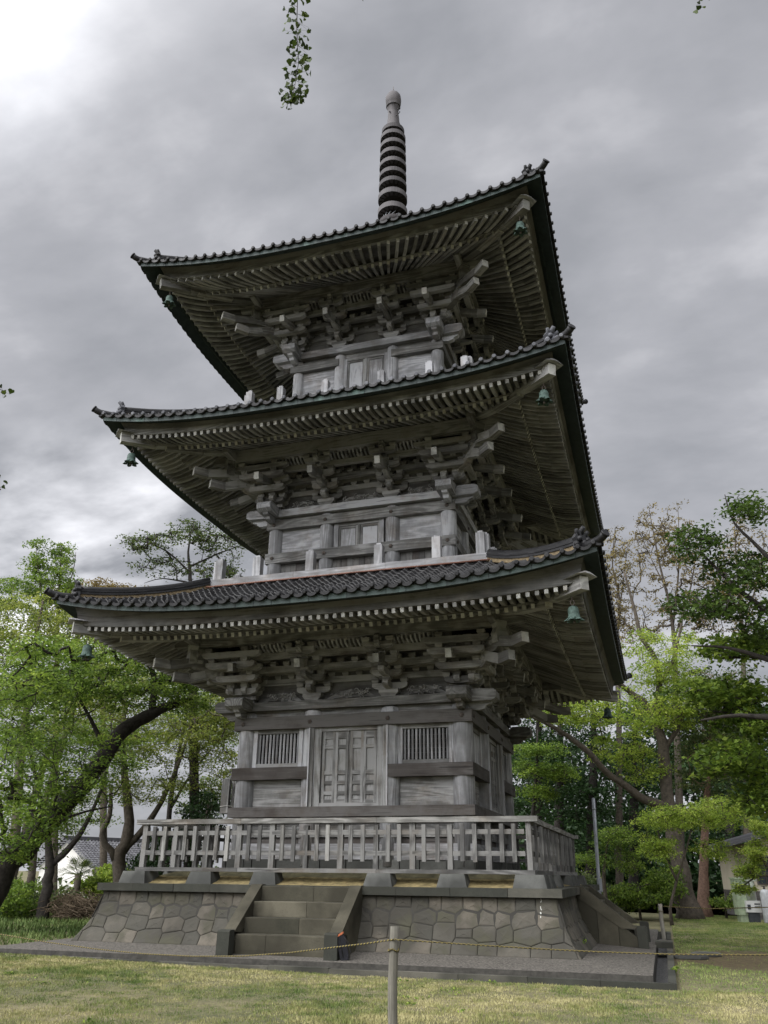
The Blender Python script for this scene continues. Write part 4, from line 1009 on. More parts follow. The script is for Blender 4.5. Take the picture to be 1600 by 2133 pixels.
for q in (0,): strip(mb, lambda t: (t * 6.64, 6.64, -.36), lambda t: (t * 6.38, 6.38, -.36), 20, 0)
me = mb.mesh('drain_bed', [GRAVEL])
for q in range(4): o = struct('drain_bed', me); o.rotation_euler = (0, 0, q * math.pi / 2)
LID = at(1382, 1955, 19.5)
mb = MB(); mb.box(-.19, .19, -.42, .42, -.06, .06, 0); o = thing('drain_cover', 'dark stone slab laid across the drain at the foot of the right-hand stairs', 'drain cover', loc=(6.57, .55, -.10), me=mb, mats=[ST_COPE])

def lawnmat():
    m, t, b, o = mat('lawn'); Lk = t.links.new
    tcn = N(t, 'ShaderNodeTexCoord')
    n = N(t, 'ShaderNodeTexNoise', inp={'Scale': .28, 'Detail': 6.0, 'Roughness': .65}); Lk(tcn.outputs['Object'], n.inputs[0])
    n2 = N(t, 'ShaderNodeTexNoise', inp={'Scale': 9.0, 'Detail': 6.0, 'Roughness': .8}); Lk(tcn.outputs['Object'], n2.inputs[0])
    c1 = ramp(t, n.outputs[0], [(.35, (.12, .125, .07)), (.5, (.165, .155, .09)), (.62, (.23, .205, .125))])
    c2 = ramp(t, n2.outputs[0], [(.3, (.35, .35, .35)), (.5, (.85, .85, .85)), (.7, (1.25, 1.2, 1.1))])
    sp_ = N(t, 'ShaderNodeVectorMath', operation='DISTANCE', inp={1: (8.6, -.9, LAWN)}); Lk(tcn.outputs['Object'], sp_.inputs[0])
    ed = N(t, 'ShaderNodeMath', operation='MULTIPLY_ADD', inp={1: 3.4}); Lk(n.outputs[0], ed.inputs[0]); Lk(sp_.outputs['Value'], ed.inputs[2])
    mk = N(t, 'ShaderNodeMapRange', inp={1: 3.3, 2: 4.6, 3: 1.0, 4: 0.0}); Lk(ed.outputs[0], mk.inputs[0])
    c1 = mixc(t, c1, (.13, .105, .065), mk.outputs[0])
    Lk(mixc(t, c1, c2, .8, 'MULTIPLY'), b.inputs['Base Color']); b.inputs['Roughness'].default_value = .95; b.inputs['Specular IOR Level'].default_value = .1
    bp = N(t, 'ShaderNodeBump', inp={'Strength': .8, 'Distance': .03}); Lk(n2.outputs[0], bp.inputs['Height']); Lk(bp.outputs[0], b.inputs['Normal'])
    return m
LAWNM = lawnmat()
def soilmat():
    return simple('forest soil', (0.055, 0.045, 0.028), noise=.5, scale=3, bump=.5)
# one sheet with a square hole for the podium drain
mb = MB()
rings = [6.72, 7.2, 8, 9.5, 12, 16, 22, 30, 45, 80, 160, 400, 1500]
NT = 48
def tilt(x, y): return .10 * min(1, max(0, (1 - x) / 6)) * (1 if y < 0 else max(0, 1 - y / 8))
def sq(rr, j):
    t = j / NT * 4; sI = int(t) % 4; f = (t - int(t)) * 2 - 1; x, y = f * rr, -rr
    for _ in range(sI): x, y = -y, x
    return x, y
vs = []
for rr in rings:
    for j in range(NT):
        x, y = sq(rr, j); bumpz = .0 if rr < 6.8 else .03 * math.sin(x * .7) * math.cos(y * .5) * min(1, (rr - 6.7) / 4)
        vs.append((x, y, LAWN + (bumpz + tilt(x, y) if rr < 40 else 0)))
mb.add(vs, [(i * NT + j, (i + 1) * NT + j, (i + 1) * NT + (j + 1) % NT, i * NT + (j + 1) % NT) for i in range(len(rings) - 1) for j in range(NT)])
struct('lawn', mb, [LAWNM])
mb = MB(); r_ = random.Random(3)     # leaf-strewn soil under the wood
def patch(mb, pts, z, jit=.5, n=6):
    c = [sum(p[0] for p in pts) / len(pts), sum(p[1] for p in pts) / len(pts)]; ring = []
    for i in range(len(pts)):
        a, b = pts[i], pts[(i + 1) % len(pts)]
        for j in range(n):
            f = j / n; ring.append((a[0] + (b[0] - a[0]) * f + r_.uniform(-jit, jit), a[1] + (b[1] - a[1]) * f + r_.uniform(-jit, jit), z))
    m = len(ring); mb.add([(c[0], c[1], z)] + ring, [(0, i + 1, (i + 1) % m + 1) for i in range(m)])
patch(mb, [(-2, 26), (6, 22.5), (10, 21), (16, 22), (30, 24), (60, 60), (0, 90), (-20, 60)], LAWN + .03)
struct('soil', mb, [soilmat()])
struct('bare_earth', mb, [simple('bare earth', (.12, .10, .06), noise=.5, scale=5, bump=.5)])

# grass blades
def vnoise(X, Y, sc_, seed):
    g = np.random.default_rng(seed).random((257, 257)); x = X * sc_ + 900; y = Y * sc_ + 900; xi = np.floor(x).astype(int); yi = np.floor(y).astype(int); fx = x - xi; fy = y - yi
    fx = fx * fx * (3 - 2 * fx); fy = fy * fy * (3 - 2 * fy); G = lambda a, b: g[a % 257, b % 257]
    return (G(xi, yi) * (1 - fx) + G(xi + 1, yi) * fx) * (1 - fy) + (G(xi, yi + 1) * (1 - fx) + G(xi + 1, yi + 1) * fx) * fy
def blades(name, n, region, hmin, hmax, cols, seed, wdt=.006, label='', patchy=True):
    g = np.random.default_rng(seed); X = g.uniform(region[0], region[1], n); Y = g.uniform(region[2], region[3], n)
    dep = np.hypot(X - CAM[0], Y - CAM[1])
    keep = (np.maximum(np.abs(X), np.abs(Y)) > 6.78) & (dep > 4)
    dx = X - CAM[0]; dy = Y - CAM[1]; rr = dx * _r[0] + dy * _r[1]; ff = dx * (-math.sin(YAW)) + dy * math.cos(YAW)
    keep &= (ff > 1) & (np.abs(rr / ff) < .56)
    cl = np.clip(.5 + 1.6 * (.5 * vnoise(X, Y, 2.2, 4) + .5 * vnoise(X, Y, 7.0, 5) - .5), 0, 1); 
    if patchy: keep &= g.random(n) < (.35 + .65 * cl)
    keep &= ((np.hypot((X - 8.6) / 1.25, Y + .9) + .8 * np.sin(X * 2.1) * np.sin(Y * 1.7)) > 1.9) | (g.random(n) < .06)
    X, Y, dep, cl = X[keep], Y[keep], dep[keep], cl[keep]; n = len(X)
    h = g.uniform(hmin, hmax, n) * (.6 + .7 * cl); a = g.uniform(0, 2 * np.pi, n); ln = g.uniform(.1, .7, n) * h
    la = g.uniform(0, 2 * np.pi, n); wd = wdt * np.maximum(1, dep / 11)
    z0 = LAWN - .005 + .03 * np.sin(X * .7) * np.cos(Y * .5) * np.clip((np.maximum(np.abs(X), np.abs(Y)) - 6.7) / 4, 0, 1)
    z0 = z0 + .10 * np.clip((1 - X) / 6, 0, 1) * np.where(Y < 0, 1, np.clip(1 - Y / 8, 0, 1))
    b0 = np.stack([X - np.cos(a) * wd, Y - np.sin(a) * wd, z0], 1); b1 = np.stack([X + np.cos(a) * wd, Y + np.sin(a) * wd, z0], 1)
    tp = np.stack([X + np.cos(la) * ln, Y + np.sin(la) * ln, z0 + h], 1)
    V = np.stack([b0, b1, tp], 1).reshape(-1, 3); me = bpy.data.meshes.new(name); me.vertices.add(len(V)); me.vertices.foreach_set('co', V.astype(np.float32).ravel())
    me.loops.add(len(V)); me.loops.foreach_set('vertex_index', np.arange(len(V), dtype=np.int32)); me.polygons.add(n)
    me.polygons.foreach_set('loop_start', np.arange(0, 3 * n, 3, dtype=np.int32)); me.polygons.foreach_set('loop_total', np.full(n, 3, dtype=np.int32))
    at_ = me.attributes.new('rv', 'FLOAT', 'FACE'); pn = .4 * vnoise(X, Y, .8, 1) + .35 * vnoise(X, Y, 3.1, 2) + .25 * vnoise(X, Y, 9.0, 3); at_.data.foreach_set('value', np.clip(.35 * g.random(n) + 1.9 * (pn - .5) + .34, 0, 1).astype(np.float32))
    me.update(); m, t, b, o_ = mat(name + ' blades'); rv = attr(t, 'rv'); t.links.new(ramp(t, rv.outputs['Fac'], cols), b.inputs['Base Color']); b.inputs['Roughness'].default_value = .7; b.inputs['Specular IOR Level'].default_value = .2
    me.materials.append(m); o = bpy.data.objects.new(name, me); col.objects.link(o); o['kind'] = 'stuff'; o['label'] = label; o['category'] = 'grass'; return o
blades('grass', 460000, (-8, 11, -14.6, -6.7), .012, .042, [(0, (.08, .125, .03)), (.3, (.17, .205, .06)), (.62, (.29, .28, .115)), (1, (.44, .40, .20))], 5, .0045, 'short dry yellow green grass of the lawn in front of the podium')
blades('grass', 240000, (6.8, 16, -7, 22), .012, .04, [(0, (.10, .15, .04)), (.5, (.19, .25, .07)), (1, (.33, .33, .14))], 6, .0055, 'short green grass of the lawn to the right of the podium')
blades('tall_grass', 60000, (-22, -6.8, -7, 10), .05, .16, [(0, (.05, .085, .022)), (.5, (.09, .14, .038)), (1, (.17, .21, .07))], 8, .008, 'lush green grass under the trees at the left')

# ================================================================ small things
# posts of the rope barrier (near post, far posts) and the rope
POSTW = wood('bleached post wood', (.08, .076, .062), (.17, .162, .137), (.29, .275, .235))
def rope_post(px, d, ztop, lab, r0=.045):
    v = at(px, 1930, d); mb = MB(); h = ztop - LAWN
    pts = [(0.02 * math.sin(i * 1.3) * .3, .01 * math.cos(i), -.1 + (h + .1) * i / 6) for i in range(7)]
    mb.tube(pts, [r0 * 1.05, r0 * 1.04, r0 * 1.02, r0, r0 * .99, r0 * .98, r0 * .96], 14); t = thing('rope_post', lab, 'post', 'bleached posts of the rope barrier', loc=(v.x, v.y, LAWN)); ob('post_shaft', mb, t, [POSTW])
    mb = MB(); mb.tube([(r0 * 1.1 * math.cos(a), r0 * 1.1 * math.sin(a), h - .18 + .01 * math.sin(3 * a)) for a in np.linspace(0, 12.5, 30)], .006, 5); ob('rope_loop', mb, t, [ROPE]); return v
def ropemat():
    m, t, b, o = mat('yellow and black rope'); g = attr(t, 'gc'); s = N(t, 'ShaderNodeSeparateXYZ'); t.links.new(g.outputs['Vector'], s.inputs[0])
    ad = N(t, 'ShaderNodeMath', operation='MULTIPLY_ADD', inp={1: 150.0}); t.links.new(s.outputs[0], ad.inputs[0])
    an = N(t, 'ShaderNodeMath', operation='MULTIPLY', inp={1: 5.0}); t.links.new(s.outputs[1], an.inputs[0]); t.links.new(an.outputs[0], ad.inputs[2])
    sn = N(t, 'ShaderNodeMath', operation='SINE'); t.links.new(ad.outputs[0], sn.inputs[0])
    t.links.new(ramp(t, sn.outputs[0], [(.35, (.035, .03, .02)), (.5, (.26, .205, .05))]), b.inputs['Base Color']); b.inputs['Roughness'].default_value = .8; return m
ROPE = ropemat()
near = rope_post(820, 8.0, at(820, 1930, 8.0).z, 'bleached round wooden post in front of the stairs, nearest of the rope posts', .041)
farp = rope_post(1380, 25.5, at(1380, 1883, 25.5).z, 'thin grey post standing on the lawn beyond the right-hand stairs', .055)
def rope(pts, lab, r=.0062):
    P_ = [Vector(p) for p in pts]; out_ = []
    for i in range(len(P_) - 1):
        a, b = P_[i], P_[i + 1]; n = max(8, int((b - a).length / .12))
        for j in range(n):
            t = j / n; out_.append(a.lerp(b, t))
    out_.append(P_[-1]); mb = MB(); mb.tube(out_, r, 6); thing('rope', lab, 'rope', me=mb, mats=[ROPE])
def sag(a, b, s_, n=14): return [a.lerp(b, i / n) - Vector((0, 0, 4 * s_ * (i / n) * (1 - i / n))) for i in range(n + 1)]
a = at(821, 1957, 7.95); L1 = [at(821, 1957, 7.95), at(760, 1966, 8.2), at(700, 1973, 8.5), at(600, 1985, 9.0), at(500, 1992, 9.5), at(400, 1992, 10.1), at(300, 1987, 10.7), at(200, 1977, 11.4), at(100, 1963, 12.1), at(0, 1946, 12.8), at(-150, 1920, 14.0)]
rope(L1, 'yellow and black twisted rope sagging from the near post towards the left')
rope([at(821, 1957, 7.95), at(1000, 1969, 8.0), at(1150, 1978, 8.2), at(1250, 1983, 8.3), at(1400, 1988, 8.5), at(1600, 1989, 8.8), at(1800, 1975, 9.0)], 'yellow and black twisted rope from the near post towards the right')
rope([at(1380, 1888, 25.4), at(1480, 1893, 25), at(1600, 1890, 24.6), at(1750, 1880, 24.2)], 'thin faded rope from the far grey post across the right lawn', .012)
# steel pole
v = at(1248, 1870, 27.0); mb = MB(); top = at(1236, 1662, 27.0); zt_ = top.z
px_ = top.x - v.x; py_ = top.y - v.y
mb.tube([(0, 0, LAWN - .1), (px_ * .33, py_ * .33, LAWN + (zt_ - LAWN) * .33), (px_ * .68, py_ * .68, LAWN + (zt_ - LAWN) * .68), (px_, py_, zt_ - .02), (px_, py_, zt_)], [.052, .051, .05, .048, .02], 12)
t = thing('steel_pole', 'thin grey galvanised steel pole behind the right end of the railing', 'pole', loc=(v.x, v.y, 0)); ob('pole_shaft', mb, t, [STEEL])
mb = MB(); mb.tube([(0, 0, 1.0), (0, 0, 1.05)], .06, 12); mb.tube([(px_ * .93, py_ * .93, zt_ - .35), (px_ * .94, py_ * .94, zt_ - .29)], .056, 12); mb.box(.04, .12, -.04, .04, .9, 1.25, 0, 2); ob('pole_band', mb, t, [STEEL])
# black bag leaning on the newel
v = Vector((1.22, -6.16, -.08)); t = thing('leaning_bag', 'slim black case with an orange top leaning on the right newel of the front stairs', 'bag', loc=v); t.rotation_euler = (0, R(-14), R(10))
mb = MB(); pr = [(-.07, 0), (.07, 0), (.08, .04), (.08, .36), (.05, .40), (-.05, .40), (-.08, .36), (-.08, .04)]
mb.prism(pr, (0, 0, 0), (1, 0, 0), (0, 0, 1), (0, 1, 0), .09, 0); ob('case', mb, t, [simple('black nylon', (.012, .012, .016), rough=.45, noise=.3)])
mb = MB(); mb.prism([(-.085, .37), (.06, .42), (.055, .45), (-.085, .40)], (0, -.005, 0), (1, 0, 0), (0, 0, 1), (0, 1, 0), .10, 0); ob('orange_flap', mb, t, [simple('faded orange cloth', (.42, .13, .06))])
mb = MB(); mb.tube([(.06, -.05, .36), (.12, -.055, .25), (.13, -.05, .1), (.07, -.05, .03)], .01, 6); mb.tube([(-.02, -.052, .05), (-.02, -.052, .34)], .006, 5); ob('strap', mb, t, [BLACK])
# meter box with wires on the left wall
t = thing('wooden_meter_box', 'narrow upright grey board box with loose wires at the left side of the ground storey', 'box', loc=(-3.22, -2.45, 2.62))
mb = MB(); mb.box(-.15, .05, -.19, -.15, 0, .80, 0, 2); mb.box(-.15, -.10, -.15, .22, 0, .80, 0, 2); mb.box(.0, .24, .05, .15, .02, .74, 0, 2); ob('box_board', mb, t, [W_MID])
mb = MB(); r_ = random.Random(2)
for i in range(4):
    x0 = .08 + .03 * i; mb.tube([(x0 + .03 * math.sin(j * 1.9 + i), -.02 - .02 * math.cos(j + i), .03 + .72 * j / 9) for j in range(10)], .006, 5)
mb.tube([(-.16, -.2, .15), (0, -.215, .17), (.2, -.1, .16)], .008, 5); ob('wire', mb, t, [simple('pale wire', (.35, .34, .31))])
# stepping stones on bare earth
for lab, px, py, d, sz in (('flat grey stepping stone on the bare earth right of the kerb', 1436, 1978, 20.5, .34), ('darker low stone just behind the flat stepping stone', 1470, 1981, 21.3, .30)):
    v = at(px, py, d); mb = MB(); mb.lathe([(.8 * sz, -.05), (sz, .0), (.96 * sz, .045), (.8 * sz, .06), (.02, .065)], (0, 0, 0), 14, wob=lambda a_, z: .12 * math.sin(2 * a_ + 1) + .07 * math.sin(5 * a_), smooth=False)
    thing('stepping_stone', lab, 'stone', loc=(v.x, v.y, LAWN + .01), me=mb, mats=[ST_FOOT])

# ================================================================ TREES
def leafmat(name, stops, trans=.35, rough=.55):
    m = bpy.data.materials.new(name); m.use_nodes = True; t = m.node_tree; t.nodes.clear(); Lk = t.links.new
    o = N(t, 'ShaderNodeOutputMaterial'); rv = attr(t, 'rv'); c = ramp(t, rv.outputs['Fac'], stops)
    b = N(t, 'ShaderNodeBsdfPrincipled', inp={'Roughness': rough, 'Specular IOR Level': .3}); Lk(c, b.inputs['Base Color'])
    tr = N(t, 'ShaderNodeBsdfTranslucent'); tc_ = mixc(t, c, (1.0, 1.0, .35), .25, 'MULTIPLY'); h = N(t, 'ShaderNodeHueSaturation', inp={'Value': 1.7}); Lk(c, h.inputs['Color']); Lk(h.outputs[0], tr.inputs[0])
    x = N(t, 'ShaderNodeMixShader', inp={0: trans}); Lk(b.outputs[0], x.inputs[1]); Lk(tr.outputs[0], x.inputs[2]); Lk(x.outputs[0], o.inputs[0]); return m
LG = leafmat('fresh green leaves', [(0, (.028, .056, .010)), (.4, (.088, .148, .022)), (.75, (.18, .26, .038)), (1, (.31, .39, .068))])
LD = leafmat('dark green leaves', [(0, (.010, .024, .008)), (.5, (.022, .05, .014)), (1, (.05, .10, .025))], .25)
LM = leafmat('deep green leaves', [(0, (.018, .036, .008)), (.5, (.048, .085, .016)), (1, (.10, .155, .03))], .3)
LO = leafmat('olive yellow leaves', [(0, (.05, .075, .015)), (.5, (.15, .19, .035)), (1, (.34, .36, .08))])
LY = leafmat('yellow green leaves', [(0, (.07, .12, .015)), (.45, (.19, .27, .035)), (1, (.42, .48, .09))], .4)
LB = leafmat('bronze young leaves', [(0, (.06, .05, .022)), (.5, (.15, .12, .045)), (1, (.27, .22, .08))], .3)
LK_ = leafmat('mixed dull leaves', [(0, (.025, .04, .014)), (.5, (.06, .09, .025)), (1, (.15, .18, .05))], .3)
BARK = simple('dark bark', (.032, .028, .025), noise=.5, scale=9, bump=.8, rough=.95)
BARK2 = simple('brown bark', (.075, .063, .050), noise=.45, scale=8, bump=.8, rough=.95)
BARK3 = simple('red brown bark', (.15, .095, .07), noise=.4, scale=10, bump=.7, rough=.95)
def leaf_mesh(name, C, sz, g, mats, up=1.0, rv=None, fan=False, flat=.55):
    """C: leaf centres; one folded kite (or a ginkgo fan) per centre"""
    n = len(C); sz = sz * g.uniform(.65, 1.25, n)
    nm = g.normal(0, flat, (n, 3)); nm[:, 2] += up; nm /= np.linalg.norm(nm, axis=1)[:, None]
    a = g.normal(0, 1, (n, 3)); a -= (a * nm).sum(1)[:, None] * nm; a /= np.linalg.norm(a, axis=1)[:, None]; b = np.cross(nm, a)
    S_ = sz[:, None]
    if fan:
        prof = [(0, 0), (-.55, .55), (-.42, .86), (-.06, .92), (0, .78), (.06, .92), (.42, .86), (.55, .55)]
    else:
        prof = [(-.0, -.5), (.30, -.05), (0, .5), (-.30, -.05)]
    k = len(prof); V = np.empty((n, k, 3))
    for i, (u, v) in enumerate(prof): V[:, i] = C + b * u * S_ + a * v * S_ + nm * (abs(u) * .35) * S_
    me = bpy.data.meshes.new(name); me.vertices.add(n * k); me.vertices.foreach_set('co', V.astype(np.float32).ravel()); me.loops.add(n * k)
    me.loops.foreach_set('vertex_index', np.arange(n * k, dtype=np.int32)); me.polygons.add(n); me.polygons.foreach_set('loop_start', np.arange(0, n * k, k, dtype=np.int32)); me.polygons.foreach_set('loop_total', np.full(n, k, dtype=np.int32))
    at_ = me.attributes.new('rv', 'FLOAT', 'FACE'); at_.data.foreach_set('value', (g.random(n) if rv is None else rv).astype(np.float32)); me.materials.append(mats); me.update(); return me
def tree(name, label, cat, limbs, blobs, leaf, bark, seed, lsz=.10, dens=1.35, rsc=.72, per=34, rad=.42, droop=.12, group=None, crown='crown', thin=.0045, up=1.0, flat=.5, segs=3):
    """limbs: polylines of (px,py,dist,radius); blobs: (px,py,dist,rx,ry px,rd m,count)"""
    g = np.random.default_rng(seed); mb = MB(); nodes = []; base = None
    if name in ('tree', 'maple_tree') or (name.endswith('_tree') and name not in ('sparse_tree', 'open_tree', 'overhanging_tree')): per = int(per * 1.45 * 1.35); lsz *= .82; blobs = [(*b_[:6], int(b_[6] * dens)) for b_ in blobs]
    if name in ('sparse_tree',): rsc = .55; per = int(per * 1.5); blobs = [(*b_[:6], int(b_[6] * 1.8)) for b_ in blobs]
    if name == 'overhanging_tree': blobs = [(*b_[:6], int(b_[6] * 1.5)) for b_ in blobs]; rsc = 1
    if name == 'open_tree': blobs = [(*b_[:6], int(b_[6] * 1.6)) for b_ in blobs]
    if 'maple' in name: rsc = 1
    if 'leaning' in name: rsc = .62
    if 'forked_trunk' in name: rsc = .62
    for li, pl in enumerate(limbs):
        if group == 'trees left of the pagoda' and 'leaning' not in name: rsc = min(rsc, .6)
        pts = [at(x, y, d) for x, y, d, r in pl]; rs = [r * rsc for *_, r in pl]
        fp = []; fr = []
        for i in range(len(pts) - 1):       # smooth and gnarl a little
            for t in (0, .34, .67):
                p0 = pts[max(i - 1, 0)]; p1 = pts[i]; p2 = pts[i + 1]; p3 = pts[min(i + 2, len(pts) - 1)]
                q = .5 * ((2 * p1) + (p2 - p0) * t + (2 * p0 - 5 * p1 + 4 * p2 - p3) * t * t + (3 * p1 - p0 - 3 * p2 + p3) * t ** 3)
                r = rs[i] + (rs[i + 1] - rs[i]) * t; q = q + Vector(g.normal(0, .12, 3) * r * (1 if i or t else 0)); fp.append(q); fr.append(r * g.uniform(.94, 1.07))
        fp.append(pts[-1]); fr.append(rs[-1])
        if li == 0:
            f0 = fp[0].copy()
            if f0.z > LAWN - .1:
                fp.insert(0, Vector((f0.x, f0.y, LAWN - .15))); fr.insert(0, fr[0] * 1.35)
            base = (fp[0].x, fp[0].y)
        mb.tube(fp, fr, 9, 0, rv=.5)
        for i in range(len(fp) - 1): nodes.append((fp[i], fr[i])); nodes.append(((fp[i] + fp[i + 1]) / 2, fr[i]))
        nodes.append((fp[-1], fr[-1]))
    if limbs: nodes = [n_ for n_ in nodes if n_[0].z > 1.2 or cat == 'bush'] or nodes
    cen = []
    for px, py, d, rx, ry, rd, cnt in blobs:
        for _ in range(cnt):
            while True:
                v = g.uniform(-1, 1, 3)
                if v @ v <= 1: break
            cen.append(at(px + v[0] * rx, py + v[1] * ry, d + v[2] * rd))
    cen = [c for c in cen if c.z > LAWN + .15]
    NP = np.array([tuple(n_[0]) for n_ in nodes]); CP = np.array([tuple(c) for c in cen]); rest_ = list(range(len(CP)))
    m0 = len(NP); par = [-1] * m0; best = ((CP[:, None, :] - NP[None]) ** 2).sum(2); bi = best.argmin(1); bd = best.min(1); allP = list(NP)
    alive = np.ones(len(CP), bool); order = []
    while alive.any():
        i = int(np.where(alive, bd, 1e18).argmin()); alive[i] = False; par.append(int(bi[i])); allP.append(CP[i]); idx = len(allP) - 1; order.append(idx)
        d2 = ((CP - CP[i]) ** 2).sum(1) * 1.25; up_ = d2 < bd; bd = np.where(up_, d2, bd); bi = np.where(up_, idx, bi)
    cnt_ = np.ones(len(allP))
    for idx in reversed(order):
        if par[idx] >= m0: cnt_[par[idx]] += cnt_[idx]
    tw = MB()
    for idx in order:
        a = Vector(allP[par[idx]]); b = Vector(allP[idx]); L_ = (b - a).length
        if L_ < 1e-3: continue
        r1 = thin * math.sqrt(cnt_[idx]) + thin; r0 = r1 * 1.35
        if par[idx] < m0: r0 = min(nodes[par[idx]][1] * .8, r1 * 2.2)
        mid = a.lerp(b, .5) + Vector(g.normal(0, .09, 3) * L_) + Vector((0, 0, -.04 * L_))
        tw.tube([a, a.lerp(mid, .6), mid, b], [r0, (r0 + r1) / 2, r1 * 1.05, r1 * .8], 5 if r0 > .02 else 4, 0, cap=False, rv=.5)
    n = len(CP) * per; ci = np.repeat(np.arange(len(CP)), per)
    th = g.uniform(0, 2 * np.pi, n); rr = np.sqrt(g.random(n)) * rad * np.repeat(g.uniform(.6, 1.35, len(CP)), per)
    tilt = np.repeat(g.normal(0, .22, (len(CP), 2)), per, 0)
    ox = rr * np.cos(th); oy = rr * np.sin(th); oz = g.normal(0, .055, n) * (rad / .4) - droop * (rr / rad) ** 2 * rad + tilt[:, 0] * ox + tilt[:, 1] * oy
    LC = CP[ci] + np.stack([ox, oy, oz], 1)
    rv = np.clip(.5 * g.random(n) + .5 * np.repeat(g.random(len(CP)), per), 0, 1)
    for i in range(len(CP)):        # twiglets of each spray
        for _ in range(2):
            a_ = g.uniform(0, 6.28); q = Vector(CP[i]) + Vector((math.cos(a_) * rad * .8, math.sin(a_) * rad * .8, -droop * rad * .6)); tw.tube([Vector(CP[i]), q], [thin * .9, thin * .4], 3, 0, cap=False, rv=.5)
    b0 = base or (float(CP[:, 0].mean()), float(CP[:, 1].mean()))
    t = thing(name, label, cat, group, loc=(b0[0], b0[1], LAWN)); off = Vector((-b0[0], -b0[1], -LAWN))
    for nm_, me in ((('trunk', mb.mesh('trunk', [bark])) if limbs else (None, None)), ('branches', tw.mesh('branches', [bark])), (crown, leaf_mesh(crown, LC, lsz, g, leaf, up, rv, flat=flat))):
        if me: o = ob(nm_, me, t); o.location = off
    return t
GL = 'trees left of the pagoda'; GR = 'trees right of the pagoda'
# --- left
tree('leaning_tree', 'big dark-barked tree at the left edge leaning right towards the lowest eave', 'tree',
     [[(-70, 1960, 25, .62), (20, 1800, 25.4, .56), (90, 1720, 25.8, .50), (160, 1650, 26, .44), (215, 1580, 26.3, .40), (258, 1520, 26.6, .36), (305, 1492, 26.9, .31), (350, 1472, 27.2, .22), (398, 1456, 27.5, .09)],
      [(318, 1488, 27, .22), (322, 1440, 27, .17), (320, 1405, 27, .14), (300, 1370, 27, .10)], [(222, 1572, 26.3, .14), (190, 1500, 26.3, .09), (150, 1430, 26, .05)], [(325, 1430, 27, .10), (350, 1405, 27.2, .05)], [(60, 1750, 25.5, .12), (150, 1700, 25, .06), (230, 1680, 25, .03)]],
     [(230, 1400, 26.5, 170, 80, 2.5, 120), (380, 1440, 27.6, 80, 50, 1.5, 45), (80, 1420, 25.5, 130, 100, 2.5, 90), (120, 1600, 25, 160, 90, 2, 70), (40, 1720, 24.5, 110, 80, 1.5, 40)], LG, BARK, 21, lsz=.125, per=34, rad=.45, group=GL)
tree('forked_tree', 'slender tree forking low down, standing in tall grass at the far left', 'tree',
     [[(86, 1925, 32, .36), (97, 1850, 32, .29), (105, 1800, 32, .25), (92, 1700, 32, .14), (62, 1560, 32, .10), (55, 1420, 32, .05)], [(104, 1805, 32, .2), (145, 1765, 32, .17), (182, 1712, 32, .13), (212, 1640, 32, .09), (235, 1560, 32, .05)]],
     [(60, 1480, 32, 110, 130, 2.5, 75), (200, 1560, 32, 110, 70, 2, 55), (110, 1680, 32, 140, 60, 2, 35)], LG, BARK, 22, lsz=.12, per=30, rad=.5, group=GL)
tree('twisted_tree', 'pale-barked tree with twisted double trunk rising just behind the left end of the podium', 'tree',
     [[(258, 1868, 35, .50), (246, 1790, 35, .42), (268, 1740, 35, .36), (262, 1640, 35, .26), (255, 1560, 35, .2), (262, 1450, 35, .12)], [(240, 1790, 35, .24), (214, 1738, 35, .2), (228, 1700, 35, .16), (232, 1640, 35, .10)], [(256, 1775, 35, .26), (300, 1725, 35, .21), (335, 1670, 35, .17), (372, 1590, 35, .12), (400, 1500, 35, .06)]],
     [(330, 1540, 35, 130, 60, 2.5, 70), (430, 1500, 35.5, 90, 70, 2, 55), (300, 1640, 34.5, 110, 40, 2, 35), (450, 1600, 35.5, 60, 60, 2, 30), (260, 1430, 35.5, 120, 60, 2.5, 60), (470, 1490, 36, 60, 60, 2, 45), (200, 1500, 35, 110, 50, 2, 50)], LO, BARK2, 23, lsz=.13, per=30, rad=.55, group=GL)
tree('slender_tree', 'slender straight tree with thin grey trunk seen above the left part of the railing', 'tree',
     [[(345, 1850, 38, .22), (352, 1700, 38, .19), (365, 1610, 38, .16), (378, 1540, 38, .13), (392, 1470, 38, .08)], [(352, 1690, 38, .12), (400, 1610, 38, .08), (440, 1560, 38, .05)]],
     [(440, 1480, 38, 100, 50, 2, 45), (430, 1660, 38.5, 80, 50, 2, 45)], LG, BARK, 24, lsz=.13, per=32, rad=.55, group=GL)
tree('olive_tree', 'tall olive and yellow leaved tree behind the leaning tree, filling the left edge', 'tree',
     [[(20, 1880, 42, .4), (40, 1600, 42, .32), (60, 1450, 42, .25), (75, 1330, 42, .16), (90, 1250, 42, .08)], [(60, 1450, 42, .18), (130, 1370, 42, .12), (190, 1300, 42, .06)], [(58, 1870, 43, .3), (85, 1700, 43, .24), (130, 1550, 43, .2), (168, 1430, 43, .15), (200, 1330, 43, .07)]],
     [(70, 1310, 42, 150, 80, 3, 110), (200, 1330, 43, 90, 80, 3, 70), (-20, 1400, 41, 90, 110, 3, 60), (120, 1440, 43, 140, 50, 3, 60)], LO, BARK2, 25, lsz=.17, per=34, rad=.7, group=GL)
tree('bushy_tree', 'dense bright green tree crown below the left eave, between the branches of the leaning tree', 'tree',
     [[(15, 1870, 45, .35), (60, 1700, 45, .28), (120, 1520, 45, .2), (200, 1400, 45, .1)]],
     [(180, 1420, 45, 160, 50, 3, 65), (360, 1420, 46, 120, 40, 3, 50), (60, 1540, 45, 120, 50, 3, 60), (300, 1500, 45, 140, 50, 3, 60), (450, 1540, 45, 80, 60, 2, 40), (120, 1680, 46, 120, 60, 3, 40)], LG, BARK2, 26, lsz=.17, per=34, rad=.7, group=GL)
